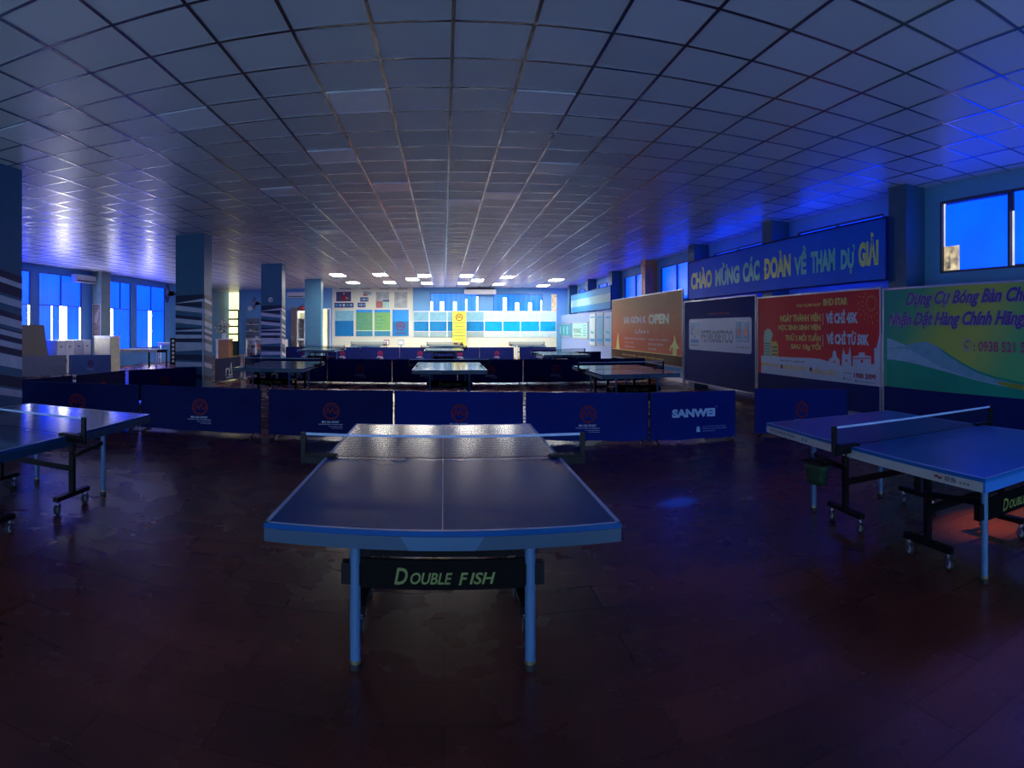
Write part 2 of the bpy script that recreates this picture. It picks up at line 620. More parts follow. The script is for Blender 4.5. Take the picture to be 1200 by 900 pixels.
for i, (a, c) in enumerate(L_BAYS):
    w = c - a
    hf = w / 2
    # local x runs with +Y (faces +X): rz = +90
    up = [(.03, hf - .01, tz + .02, Hl - .03, film_left, 'film_pane'), (hf + .01, w - .03, tz + .02, Hl - .03, film_left, 'film_pane')]
    gaps = {0: [(w - .09, w - .03)], 1: [(.80, .84), (hf - .03, hf + .40), (w - .07, w - .04)], 2: [(.02, .32)], 3: [(1.25, 1.52)]}[i]
    lo = []
    x = .03
    for (g0, g1) in gaps:
        if g0 - x > .05:
            n = max(1, round((g0 - x) / .6))
            for q in range(n):
                lo.append((x + (g0 - x) * q / n, x + (g0 - x) * (q + 1) / n - .012, .03, tz - .02, film_left, 'film_pane'))
        lo.append((g0, g1, .03, tz - .02, daylight, 'clear_pane'))
        x = g1
    if w - .03 - x > .05:
        n = max(1, round((w - .03 - x) / .6))
        for q in range(n):
            lo.append((x + (w - .03 - x) * q / n, x + (w - .03 - x) * (q + 1) / n - .012, .03, tz - .02, film_left, 'film_pane'))
    window((LEFT, a, LZ0), PI / 2, w, Hl, up + lo, dark_frame, 'tall blue curtained window of the left wall, ' + ['cut off by the nearest column', 'behind the white cabinets', 'just beyond the pilaster with a poster', 'next to the second column'][i], split=[(.035, tz - .025, w - .035, tz + .02), (hf - .02, tz, hf + .02, Hl - .03)])
for i, (x0, x1, z0, z1, gp) in enumerate([(fx0, fx1, fz0, fz1, [(0, .05), (.21, .28), (.48, .54), (.73, .76), (.955, .99)]), (gx0, gx1, gz0, gz1, [(.2, .27), (.455, .52), (.72, .78), (.97, .995)])]):
    w, h = x1 - x0, z1 - z0
    ps, x = [], .0
    for (a, c) in gp:
        if a - x > .02:
            ps.append((x * w + .005, a * w, .03, h - .03, film_far, 'curtain'))
        hh = h * (.55 + .25 * ((int(a * 100) * 7) % 3) / 2)
        ps.append((a * w, c * w, .03, hh, daylight_far, 'clear_pane'))
        ps.append((a * w, c * w, hh + .005, h - .03, film_far, 'curtain'))
        x = c
    if 1 - x > .02:
        ps.append((x * w, w - .03, .03, h - .03, film_far, 'curtain'))
    window((x0, FAR, z0), 0, w, h, ps, dark_frame, ['left', 'right'][i] + ' curtained blue window high in the far wall', fr=.03)
for x0 in (-11.5, -7, -2.5, 2):  # unseen low panes, added as fill for the ceiling and foreground
    window((x0 + 3.5, BACK, .15), PI, 3.5, 1.5, [(.03, 1.74, .03, 1.47, fill_back, 'film_pane'), (1.76, 3.47, .03, 1.47, fill_back, 'film_pane')], dark_frame, 'added pale blue fill light pane behind the viewer', split=[(1.73, 0, 1.77, 1.5)])

# free standing columns of the hall, wrapped with wavy stripes below
PX0, PX1 = -6.25, -5.5
PILLARS = [(5.98, 6.45), (12.98, 13.45), (19.8, 20.25), (26.4, 26.85)]
STRIPES = [('n', 2.39, 2.21, 2.41, 2.31), ('w', 2.21, 2.205, 2.31, 2.24), ('n', 2.205, 2.16, 2.24, 2.10), ('w', 2.16, 2.04, 2.06, 1.96), ('n', 1.93, 1.86, 1.86, 1.78),
           ('w', 1.85, 1.74, 1.78, 1.67), ('n', 1.62, 1.56, 1.62, 1.60), ('w', 1.55, 1.53, 1.60, 1.53), ('n', 1.52, 1.47, 1.52, 1.46), ('w', 1.45, 1.36, 1.45, 1.37),
           ('n', 1.36, 1.28, 1.37, 1.28), ('w', 1.27, 1.05, 1.27, 1.10), ('n', .98, .85, .98, .83), ('w', .8, .68, .8, .70), ('n', .55, .45, .5, .4)]
for i, (y0, y1) in enumerate(PILLARS):
    p = MB().box(PX0, y0, 0, PX1, y1, CEIL, col_blue).build('pillar')
    struct(p, ['nearest free column at the left edge with striped wrap', 'second free column with striped wrap beside the long barrier', 'third free column with striped wrap and round white sign', 'farthest plain blue free column'][i], 'column')
    if i == 3:
        continue
    s = MB()
    e = .004
    for (c, l0, l1, r0, r1) in STRIPES:
        mm = stripe_navy if c == 'n' else stripe_white
        n = 8
        tp = [(PX0 + (PX1 - PX0) * q / n, l0 + (r0 - l0) * (q / n)) for q in range(n + 1)]
        bt = [(PX0 + (PX1 - PX0) * q / n, l1 + (r1 - l1) * (q / n)) for q in range(n + 1)]
        nn = n + 1
        s.add([(x, y0 - e, z) for x, z in tp] + [(x, y0 - e, z) for x, z in bt], [(nn + q, nn + q + 1, q + 1, q) for q in range(n)], mm)
        s.add([(PX1 + e, y0, r0), (PX1 + e, y1, r0 - .08), (PX1 + e, y1, r1 - .08), (PX1 + e, y0, r1)], [(0, 3, 2, 1)], mm)
        s.add([(PX0 - e, y0, l0), (PX0 - e, y1, l0 + .05), (PX0 - e, y1, l1 + .05), (PX0 - e, y0, l1)], [(0, 1, 2, 3)], mm)
    s.build('stripe_wrap', p)
    MB().tube((PX1 - .02, y0 - .03, .1), (PX1 - .02, y0 - .03, 2.3), .022, stripe_white, 8).build('corner_strip', p)

# ------------------------------------------------------------------ ceiling panels
ORD = ['first', 'second', 'third', 'fourth', 'fifth', 'sixth', 'seventh', 'eighth', 'ninth', 'tenth']


def snap(x, y):
    X, Y = F * 0, 0
    t = ang(x)
    r = (CEIL - EYE) * F / (HY - y)
    X, Y = r * math.sin(t), r * math.cos(t)
    return GX + math.floor((X - GX) / TILE) * TILE, GY + math.floor((Y - GY) / TILE) * TILE


def panel(x, y, ly, m, label, group, lit):
    o = thing('ceiling_light', label, 'ceiling light', (x, y, CEIL), 0, group)
    f = MB()
    w, l, t = TILE, ly, .02
    f.box(.017, .017, -.012, w - .017, t + .017, -.001, white_paint).box(.017, l - .017 - t, -.012, w - .017, l - .017, -.001, white_paint)
    f.box(.017, .017 + t, -.012, .017 + t, l - .017 - t, -.001, white_paint).box(w - .017 - t, .017 + t, -.012, w - .017, l - .017 - t, -.001, white_paint)
    f.build('frame', o)
    MB().box(.037, .037, -.009, w - .037, l - .037, -.002, m).build('diffuser', o)
    return o


near_row = [(397, 322), (447, 321.5), (482.5, 326), (497, 322.3), (546.7, 322.8), (560.7, 327.3), (597.3, 324.6), (646.7, 327.2)]
far_row = [(413.3, 330.7), (456.7, 330.7), (500, 331), (543.3, 331.3), (586.7, 332.3), (630.5, 334.3)]
for row, nm in ((near_row, 'nearer'), (far_row, 'farther')):
    for i, (x, y) in enumerate(row):
        X, Y = snap(x, y)
        panel(X, Y, 1.2, lamp, 'lit ceiling panel, %s from the left of the %s lit row' % (ORD[i], nm), 'lit ceiling panels', True)
unlit = [(65, 157, 'pale unlit ceiling panel above the left edge, nearest column side'), (225, 129, 'pale unlit ceiling panel, large one left of centre'),
         (425, 113, 'grey unlit ceiling panel close overhead, left of the middle'), (397, 190, 'unlit ceiling panel between the left tables and the mid ceiling'),
         (460, 222, 'unlit ceiling panel in front of the centre row'), (335, 227, 'dim unlit ceiling panel above the left middle table'),
         (437, 254, 'unlit ceiling panel halfway to the lit rows, left'), (477, 270, 'unlit ceiling panel halfway to the lit rows, right'),
         (455, 284, 'small looking unlit ceiling panel before the lit rows, left'), (385, 271, 'unlit ceiling panel behind the striped columns'),
         (467, 303, 'unlit ceiling panel just before the lit rows'), (117, 275, 'unlit ceiling panel by the left windows'),
         (220, 233, 'unlit ceiling panel before the second column'), (547, 236, 'unlit ceiling panel over the centre table line'),
         (660, 198, 'unlit ceiling panel right of the middle, closer one'), (592, 228, 'unlit ceiling panel right of the middle, farther one'),
         (630, 122, 'grey unlit ceiling panel close overhead, right of the middle'), (662, 277, 'unlit ceiling panel toward the right wall, farthest')]
for x, y, lb in unlit:
    X, Y = snap(x, y)
    panel(X, Y, .6, diffuser_off, lb, 'unlit ceiling panels', False)


# ------------------------------------------------------------------ table tennis tables
net_mat = sheer('net mesh', (.012, .018, .04), .42)


def make_table(label, top_m, side_m, end_m, trim_m, leg_m, plate_text='DOUBLE FISH', side_text=None, trapezoid=True, plate=True):
    t = thing('table_tennis_table', label, 'table tennis table', group='table tennis tables')
    W, L, Z = 1.525, 2.74, .76
    ap = .068
    for s in (-1, 1):
        y0, y1 = (-L / 2, -.004) if s < 0 else (.004, L / 2)
        mb = MB()
        mb.box(-W / 2, y0, Z - .022, W / 2, y1, Z, top_m)
        e = Z + .0012
        def ln(xa, ya, xb, yb):
            mb.add([(xa, ya, e), (xb, ya, e), (xb, yb, e), (xa, yb, e)], [(0, 1, 2, 3)], line_white)
        ln(-W / 2, y0, -W / 2 + .02, y1)
        ln(W / 2 - .02, y0, W / 2, y1)
        ln(-.0018, y0, .0018, y1)
        if s < 0:
            ln(-W / 2, y0, W / 2, y0 + .02)
        else:
            ln(-W / 2, y1 - .02, W / 2, y1)
        mb.build('tabletop', t)
        # metal apron under the half
        a = MB()
        ye, yi = (y0, y1) if s < 0 else (y1, y0)
        zz = Z - .023
        d = .02
        zb = Z - ap - .012
        ysg = 1 if s < 0 else -1
        a.box(-W / 2 + .001, ye, zb, W / 2 - .001, ye + ysg * d, zz, end_m)
        a.box(-W / 2 + .001, ye + ysg * d, zb, -W / 2 + d, yi, zz, side_m)
        a.box(W / 2 - d, ye + ysg * d, zb, W / 2 - .001, yi, zz, side_m)
        a.box(-W / 2 + d, yi - ysg * .03, zb, W / 2 - d, yi, zz, black_steel)
        apron = a.build('apron', t)
        if trapezoid and s < 0:
            q = MB()
            q.add([(-.175, ye - .002, zz), (.175, ye - .002, zz), (.135, ye - .002, zb), (-.14, ye - .002, zb)], [(0, 3, 2, 1)], trim_m)
            o = q.build('corner_plate', apron)
        for sx in (-1, 1):
            x, y = sx * .41, s * 1.06
            lg = MB().tube((x, y, .045), (x, y, zb + .03), .025, leg_m, 14).build('leg', t)
            MB().tube((x, y, 0), (x, y, .03), .028, rubber, 14).tube((x, y, .03), (x, y, .045), .027, brass, 14).build('foot', lg)
        # folding undercarriage: posts, floor beams, cross bars
        yc = s * .52
        u = MB()
        for sx in (-1, 1):
            x = sx * .43
            u.box(x - .025, yc - .02, .14, x + .025, yc + .02, zb, black_steel)
            u.bar((x, yc + s * .05, .47), (sx * .41, s * 1.06, .50), .022, .035, black_steel)
            u.box(x - .02, yc - .35 if s > 0 else yc - .02, zb - .06, x + .02, yc + .02 if s > 0 else yc + .35, zb, black_steel)
        u.box(-.405, yc - .015, .335, .405, yc + .015, .385, black_steel)
        u.box(-.405, yc - .012, .60, .405, yc + .012, .64, black_steel)
        und = u.build('undercarriage', t)
        for sx in (-1, 1):
            x = sx * .43
            MB().box(x - .025, yc - .25, .115, x + .025, yc + .25, .155, black_steel, .004).build('floor_beam', t)
            for dy in (-.21, .21):
                c = MB()
                c.tube((x, yc + dy, .085), (x, yc + dy, .115), .016, chrome, 10)
                c.box(x - .019, yc + dy - .025, .04, x - .015, yc + dy + .02, .09, chrome)
                c.box(x + .015, yc + dy - .025, .04, x + .019, yc + dy + .02, .09, chrome)
                c.box(x - .019, yc + dy - .025, .085, x + .019, yc + dy + .02, .09, chrome)
                ca = c.build('caster', t)
                wz = .046
                MB().lathe((x, yc + dy - .012, wz), [(.008, -.013), (.030, -.013), (.030, .013), (.008, .013)], grey_plastic, 16, 'x').lathe(
                    (x, yc + dy - .012, wz), [(.030, -.014), (.044, -.012), (.0455, 0), (.044, .012), (.030, .014)], rubber, 18, 'x').build('wheel', ca)
    if plate:
        p = MB().box(-.385, -1.07, .385, .385, -1.05, .525, mat('name board black', (.0008, .0009, .0012), .6, spec=.1), .004).build('name_board', t)
        for sx in (-1, 1):
            MB().box(sx * .385, -1.075, .40, sx * .475, -1.02, .50, black_steel).build('board_bracket', p)
        q = MB()
        lettering = mat('yellow green lettering', (.15, .20, .04), .5)
        q.text(plate_text[0], -.225, .410, -.162, .488, lettering, 0, .02, .25)
        q.text(plate_text[1:6], -.150, .413, .045, .468, lettering, 0, .02, .25)
        q.text(plate_text[7:8], .075, .410, .118, .468, lettering, 0, .02, .25)
        q.text(plate_text[8:], .125, .413, .245, .468, lettering, 0, .02, .25)
        q.v = [(v[0], -1.0725 + v[1], v[2]) for v in q.v]
        q.build_lines('lettering', p)
    if side_text:
        for s in (-1,):
            q = MB()
            for (txt, ya, yb, z0, z1, mm) in side_text:
                # side faces -X (table's left side) : local x of the text runs with -Y
                b = MB().text(txt, 0, z0, abs(yb - ya), z1, mm, 0, .01)
                q.piece([(-W / 2 - .002, ya - v[0], v[2]) for v in b.v], b.f, mm)
            q.build_lines('side_lettering', t)
    # net with posts
    n = MB()
    n.add([(-.90, 0, Z + .008), (.90, 0, Z + .008), (.90, 0, Z + .14), (-.90, 0, Z + .14)], [(0, 1, 2, 3)], net_mat)
    net = n.build('net', t)
    MB().box(-.905, -.004, Z + .138, .905, .004, Z + .1535, mat('net tape', (.35, .5, .72), .5)).build('net_tape', net)
    MB().tube((-.90, 0, Z + .008), (.90, 0, Z + .008), .0025, black_steel, 6).build('net_cord', net)
    for sx in (-1, 1):
        c = MB()
        c.box(sx * .895, -.016, Z - .05, sx * .93, .016, Z + .155, black_steel, .003)
        c.box(sx * .69, -.035, Z + .0015, sx * .90, .035, Z + .018, black_steel, .003)
        c.box(sx * .77, -.03, Z - .045, sx * .91, .03, Z + .002, black_steel, .003)
        c.tube((sx * .80, 0, Z - .13), (sx * .80, 0, Z - .045), .008, black_steel, 8)
        c.lathe((sx * .80, 0, Z - .145), [(.001, 0), (.022, .003), (.022, .018), (.001, .021)], black_steel, 12)
        c.build('net_post', net)
    return t


top_dark = mat('dark navy table top', (.004, .065, .22), .2, vary=.08, scale=3, spec=.16)
top_reflect = mat('table top with painted reflection', (.05, .12, .19), .13, vary=.08, scale=3, spec=.6)  # base colour paled to carry the bright reflections from the far end
apron_pale = mat('pale steel blue apron', (.07, .15, .22), .4, vary=.06)
top_blue = mat('bright blue table top', (.002, .10, .34), .30, vary=.08, scale=3)
top_teal = mat('teal blue table top', (.012, .06, .17), .15, vary=.08, scale=3)
apron_blue = mat('blue painted apron', (.004, .040, .085), .4, vary=.06)
apron_trim = mat('paler blue plate', (.018, .085, .165), .4, vary=.05)
apron_cream = mat('cream apron', (.42, .42, .40), .4, vary=.05)
apron_bright = mat('bright blue apron', (.02, .16, .50), .4, vary=.05)
ink_dark = mat('dark ink', (.02, .03, .06), .5)


def place(t, x, y, rz=0.0, s=(1, 1, 1), label=None):
    t.location = (x, y, 0)
    t.rotation_euler = (0, 0, rz)
    t.scale = s
    if label:
        t['label'] = label
    return t


t0 = make_table('dark navy table tennis table standing in the middle foreground', top_dark, apron_blue, apron_blue, apron_trim, steel_blue)
place(t0, -.005, 3.84)
t1 = make_table('blue-edged table tennis table cut off by the left edge of the view', top_teal, apron_blue, apron_blue, apron_trim, steel_blue, plate=False, trapezoid=False)
q = MB()
W2 = 1.525 / 2
for (txt, ya, yb, z0, z1) in (('O', -1.28, -1.22, .695, .727), ('MAXCO', -1.13, -.88, .698, .726), ('MAXCO', 1.10, 1.27, .70, .725)):
    b_ = MB().text(txt, 0, z0, yb - ya, z1, ink_dark, 0, .01, .2)
    q.piece([(W2 + .002, ya + v[0], v[2]) for v in b_.v], b_.f, ink_dark)
q.build_lines('side_lettering', t1)
place(t1, -3.52, 3.79)
t2 = make_table('bright blue table tennis table with cream sides in front of the green banner', top_blue, apron_cream, apron_bright, apron_trim, steel_blue,
                side_text=[('DOUBLE FISH', 1.27, .83, .70, .724, ink_dark), ('33', .72, .62, .70, .722, ink_dark), ('双鱼', -1.02, -1.13, .698, .728, ink_dark), ('233', -1.15, -1.24, .70, .715, ink_dark), ('~', -.93, -1.0, .70, .722, red_ink)], trapezoid=False)
place(t2, 3.38, 3.28, -.045, (.92, .92, 1))
mid = [(-3.72, 13.45, .03, 'pale topped table tennis table beside the second striped column'),
       (.12, 13.4, 0, 'table tennis table with window reflections behind the front barriers'),
       (3.62, 11.8, -.02, 'table tennis table in front of the orange banner, cream legs')]
tm = make_table('mid', top_reflect, apron_pale, apron_pale, apron_trim, steel_blue)
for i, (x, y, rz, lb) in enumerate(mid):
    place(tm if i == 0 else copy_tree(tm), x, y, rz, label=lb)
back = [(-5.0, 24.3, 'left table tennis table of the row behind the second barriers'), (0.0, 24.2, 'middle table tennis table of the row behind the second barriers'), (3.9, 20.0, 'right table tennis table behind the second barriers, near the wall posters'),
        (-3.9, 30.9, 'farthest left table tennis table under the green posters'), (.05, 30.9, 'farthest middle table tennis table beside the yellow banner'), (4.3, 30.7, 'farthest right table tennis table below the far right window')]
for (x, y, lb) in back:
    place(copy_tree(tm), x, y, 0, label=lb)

# ------------------------------------------------------------------ barriers
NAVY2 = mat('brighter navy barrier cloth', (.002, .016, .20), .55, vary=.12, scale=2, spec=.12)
GREYB = mat('greyed blue barrier cloth', (.12, .19, .36), .55, vary=.1, scale=2)


def emblem(mb, x, z, r, lay):
    mb.ring(x, z, r * .80, r, red_ink, lay)
    w = r * .16
    pts = [(-.62, -.35), (-.42, .40), (-.12, -.30), (.10, .38), (.42, -.30), (.72, .05)]
    for (a, c) in zip(pts, pts[1:]):
        ax, az, cx_, cz = x + a[0] * r, z + a[1] * r, x + c[0] * r, z + c[1] * r
        dx, dz = cx_ - ax, cz - az
        L = math.hypot(dx, dz)
        nx, nz = -dz / L * w / 2, dx / L * w / 2
        mb.flat([(ax - nx, az - nz), (cx_ - nx, cz - nz), (cx_ + nx, cz + nz), (ax + nx, az + nz)], red_ink, lay + .0006)
    mb.ring(x, z + r * .1, r * .48, r * .58, red_ink, lay + .0003, 16, .3, PI - .3)


def make_barrier(label, w=1.86, kind='emblem', cloth=navy_cloth, h=.70):
    t = thing('barrier', label, 'barrier', group='court barriers')
    f = MB()
    f.tube((-w / 2, 0, 0.02), (-w / 2, 0, h), .009, black_steel, 8).tube((w / 2, 0, 0.02), (w / 2, 0, h), .009, black_steel, 8)
    f.tube((-w / 2, 0, h - .008), (w / 2, 0, h - .008), .009, black_steel, 8)
    f.tube((-w / 2, 0, .05), (w / 2, 0, .05), .007, black_steel, 8)
    f.build('frame', t)
    for sx in (-1, 1):
        MB().box(sx * (w / 2 - .10) - .018, -.13, 0, sx * (w / 2 - .10) + .018, .13, .02, black_steel, .004).box(sx * (w / 2 - .10) - .012, -.012, .02, sx * (w / 2 - .10) + .012, .012, .07, black_steel).build('foot', t)
    c = MB()
    nx, nz = 18, 5
    for side, off in ((0, -.012), (1, .012)):
        vs = []
        for j in range(nz + 1):
            for i in range(nx + 1):
                u, v = i / nx, j / nz
                wob = .004 * math.sin(u * 9 + v * 3) * (1 - v) * (1 if kind != 'flat' else .2)
                vs.append((-w / 2 + .004 + u * (w - .008), off + wob, .035 + .006 * math.sin(u * 14) * (1 - v) + v * (h + .004 - .035)))
        fs = []
        for j in range(nz):
            for i in range(nx):
                a = j * (nx + 1) + i
                q = (a, a + 1, a + nx + 2, a + nx + 1)
                fs.append(q if side == 0 else q[::-1])
        c.add(vs, fs, cloth, True)
    c.box(-w / 2, -.012, h + .002, w / 2, .012, h + .006, cloth)
    cl = c.build('cloth', t)
    p = MB()
    L = .018
    if kind == 'emblem':
        emblem(p, .02, .405, .125, L)
        p.text('MAI GIA SPORT', -.12, .232, .14, .262, white_ink, L, .015)
        p.text('CHUYEN DUNG CU BONG BAN', -.17, .205, .19, .219, white_ink, L, .01)
        p.text('MAI GIA SPORT SHOP', -.02, .175, .19, .187, white_ink, L)
        p.text('BONG BAN', .03, .152, .19, .162, white_ink, L)
    elif kind == 'sanwei':
        sk = mat('pale blue ink', (.45, .72, .95), .5)
        p.text('SANWEI', -.36, .345, .36, .465, sk, L, .06)
        p.disc(.385, .485, .008, sk, L, 10)
        p.flat([(.04, .135), (.11, .135), (.085, .205), (.065, .205)], sk, L)
        p.ring(.075, .18, .025, .032, sk, L)
        for k, (a, c_) in enumerate(((.15, .54), (.15, .56), (.15, .36))):
            p.text(['ALL FOR YOUR TABLE TENNIS', 'APPROVED TABLE TENNIS BRAND', 'SANWEI SPORT'][k], a, .20 - k * .032, c_, .212 - k * .032, sk, L)
    elif kind == 'sail':
        p.flat([(-.02, .16), (.28, .16), (.20, .58)], white_ink, L)
        p.flat([(.03, .19), (.22, .19), (.18, .48)], cloth, L + .001)
        p.ring(-.08, .26, .11, .14, white_ink, L, 16, 0, PI)
        p.rect(-.22, .16, -.19, .40, white_ink, L)
        p.rect(.03, .16, .06, .27, white_ink, L)
        p.rect(-.2, .10, .3, .12, white_ink, L)
    if p.v:
        p.build_lines('lettering', cl, 'printed_emblem')
    return t


def span(t, p, q):
    """stand a barrier between two floor points (its print faces the side to the right of p->q ... towards the viewer)"""
    w0 = t['w']
    dx, dy = q[0] - p[0], q[1] - p[1]
    t.location = ((p[0] + q[0]) / 2, (p[1] + q[1]) / 2, 0)
    t.rotation_euler = (0, 0, math.atan2(dy, dx))
    t.scale = (math.hypot(dx, dy) / w0, 1, 1)
    return t


PROTO = {}


def barrier(p, q, kind, cloth, label, frac=None):
    w = 1.86 if kind != 'sanwei' else 1.42
    key = (kind, cloth.name)
    if key not in PROTO:
        PROTO[key] = make_barrier(label, w, kind, cloth)
        t = PROTO[key]
    else:
        t = copy_tree(PROTO[key])
    t['w'] = w
    t['label'] = label
    span(t, p, q)
    del t['w']
    return t


row1 = [((-6.65, 7.68), (-4.66, 8.31), 'emblem', navy_cloth, 'navy barrier with red emblem directly behind the left front table'),
        ((-4.60, 8.30), (-2.68, 8.46), 'emblem', navy_cloth, 'navy emblem barrier left of the bare gap in the front row'),
        ((-2.54, 8.44), (-.74, 8.58), 'emblem', navy_cloth, 'navy emblem barrier right of the bare gap in the front row'),
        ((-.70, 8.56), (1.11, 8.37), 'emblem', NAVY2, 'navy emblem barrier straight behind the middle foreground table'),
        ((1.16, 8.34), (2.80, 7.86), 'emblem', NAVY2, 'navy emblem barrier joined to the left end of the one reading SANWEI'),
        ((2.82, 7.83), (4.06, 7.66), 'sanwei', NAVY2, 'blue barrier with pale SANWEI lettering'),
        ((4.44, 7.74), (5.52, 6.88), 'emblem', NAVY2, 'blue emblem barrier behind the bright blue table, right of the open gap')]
for r in row1:
    barrier(*r)
side = [((-6.80, 7.85), (-6.64, 9.26), 'plain', navy_cloth, 'plain navy side barrier starting at the left end of the front row'),
        ((-6.60, 9.35), (-6.50, 11.0), 'emblem', navy_cloth, 'navy side barrier running back, before the second column'),
        ((-6.46, 11.1), (-5.62, 12.75), 'emblem', navy_cloth, 'navy side barrier meeting the second striped column'),
        ((-6.55, 16.3), (-6.35, 17.9), 'sail', navy_cloth, 'navy barrier with white sail emblem behind the second column'),
        ((-6.30, 18.1), (-6.25, 19.7), 'plain', navy_cloth, 'plain navy side barrier before the third column'),
        ((-6.25, 20.6), (-6.2, 22.4), 'plain', GREYB, 'greyish blue side barrier just past the third column')]
for r in side:
    barrier(*r)
xs = [-5.3, -3.4, -1.5, .4, 2.3, 4.2, 6.0]
wh = ['behind the left middle table', 'at the left of the bare row behind the middle tables', 'left behind the window-reflecting table', 'right behind the window-reflecting table', 'left of the table before the orange banner', 'behind the table before the orange banner']
for i in range(6):
    barrier((xs[i] + .012, 17.3 - .05 * abs(i - 2)), (xs[i + 1] - .012, 17.3 - .05 * abs(i - 1)), 'emblem', navy_cloth, 'navy second-row barrier, ' + wh[i])
xs3 = [-7.7, -5.75, -4.0, -2.1, -.2, 1.7, 3.35]
wh3 = ['leftmost beside the farthest column', 'behind the left table', 'under the green posters', 'under the small white panels', 'under the yellow banner', 'left of the white post']
for i in range(6):
    barrier((xs3[i] + .012, 28.4), (xs3[i + 1] - .012, 28.4), 'emblem', navy_cloth, 'far navy emblem barrier of the third row, ' + wh3[i])
barrier((3.65, 28.4), (5.4, 28.4), 'emblem', navy_cloth, 'far navy emblem barrier right of the white post')
barrier((4.75, 22.6), (6.05, 22.5), 'plain', navy_cloth, 'plain navy barrier by the right wall posters')
barrier((-12.45, 14.6), (-11.9, 16.25), 'plain', mat('dull grey cloth', (.22, .24, .30), .6), 'grey blue barrier by the leaning brown board')
barrier((-11.85, 16.35), (-10.75, 17.25), 'emblem', GREYB, 'pale blue emblem barrier standing in the bright left bay')
tag(MB().box(-.04, -.04, 0, .04, .04, .02, white_paint).tube((0, 0, .02), (0, 0, .78), .028, white_paint, 10).build('post', loc=(3.5, 28.35, 0)), 'white post in the gap of the third barrier row', 'post')
tag(MB().box(-.06, -.06, 0, .06, .06, .02, white_paint).tube((0, 0, .02), (0, 0, .80), .025, white_paint, 10).build('post', loc=(-6.22, 17.98, 0)), 'white post at the end of the sail emblem barrier', 'post')

# ------------------------------------------------------------------ banners along the right wall
BX = RIGHT - .46          # front plane of the banners


def wall_banner(name, label, cat, y_far, y_near, z0, z1, frame_m=alu, fw=.03, x=None, legs=True):
    """panel on the right wall; local x runs from the far end to the near end, origin at far lower corner"""
    X = BX if x is None else x
    w = y_far - y_near
    t = thing(name, label, cat, (X, y_far, 0), -PI / 2)
    f = MB()
    f.box(0, -.012, z0, fw, .03, z1, frame_m).box(w - fw, -.012, z0, w, .03, z1, frame_m)
    f.box(fw, -.012, z1 - fw, w - fw, .03, z1, frame_m).box(fw, -.012, z0, w - fw, .03, z0 + fw, frame_m)
    if legs:
        f.box(0, 0, 0, fw, .03, z0, frame_m).box(w - fw, 0, 0, w, .03, z0, frame_m)
    f.build('frame', t)
    return t, w


# green banner
t, w = wall_banner('banner', 'green and yellow banner with purple script lettering and a phone number', 'banner', 7.12, 2.9, .10, 2.24)
gr = mat('banner green', (.006, .30, .20), .6, vary=.15, scale=1, spec=.15)
yel = mat('banner yellow green', (.24, .30, .05), .6, vary=.12, scale=1, spec=.15)
mint = mat('banner pale blue', (.26, .45, .60), .6, spec=.15)
grn2 = mat('banner mid green', (.05, .24, .11), .6, vary=.1, spec=.15)
purple = mat('purple lettering', (.07, .02, .22), .4)
pal = mat('lilac outline', (.30, .30, .52), .4, spec=.15)
mag = mat('magenta digits', (.40, .04, .16), .4)

gm = bpy.data.materials.new('banner green to yellow print')
gm.use_nodes = True
nt = gm.node_tree
b = nt.nodes['Principled BSDF']
tc = nt.nodes.new('ShaderNodeTexCoord')
sx = nt.nodes.new('ShaderNodeSeparateXYZ')
ml = nt.nodes.new('ShaderNodeMath')
ml.operation = 'MULTIPLY_ADD'
ml.inputs[1].default_value = -.55
ad = nt.nodes.new('ShaderNodeMath')
ad.operation = 'DIVIDE'
ad.inputs[1].default_value = 3.0
rp = nt.nodes.new('ShaderNodeValToRGB')
E_ = rp.color_ramp.elements
E_[0].position, E_[0].color = .0, (.005, .26, .20, 1)
E_[1].position, E_[1].color = .9, (.10, .42, .16, 1)
for ps, cl_ in ((-.0, (.005, .26, .20, 1)), (.18, (.05, .34, .16, 1)), (.42, (.38, .48, .08, 1)), (.65, (.42, .48, .09, 1))):
    q_ = E_.new(max(0.02, ps))
    q_.color = cl_
nt.links.new(tc.outputs['Object'], sx.inputs[0])
nt.links.new(sx.outputs['Z'], ml.inputs[0])
nt.links.new(sx.outputs['X'], ml.inputs[2])
sb = nt.nodes.new('ShaderNodeMath')
sb.operation = 'ADD'
sb.inputs[1].default_value = .85
nt.links.new(ml.outputs[0], sb.inputs[0])
nt.links.new(sb.outputs[0], ad.inputs[0])
nt.links.new(ad.outputs[0], rp.inputs['Fac'])
nt.links.new(rp.outputs['Color'], b.inputs['Base Color'])
b.inputs['Roughness'].default_value = .4
b.inputs['Specular IOR Level'].default_value = .15
c = MB()
c.box(.03, .0, .13, w - .03, .02, .68, navy_deep)
c.box(.03, .0, .68, w - .03, .02, 2.21, gm)
cv = c.build('canvas', t)


def on_banner(y0):
    def fn(pts):
        out = []
        for (x, y) in pts:
            Y, z = on_x(x, y, BX)
            out.append((y0 - Y, z))
        return out
    return fn


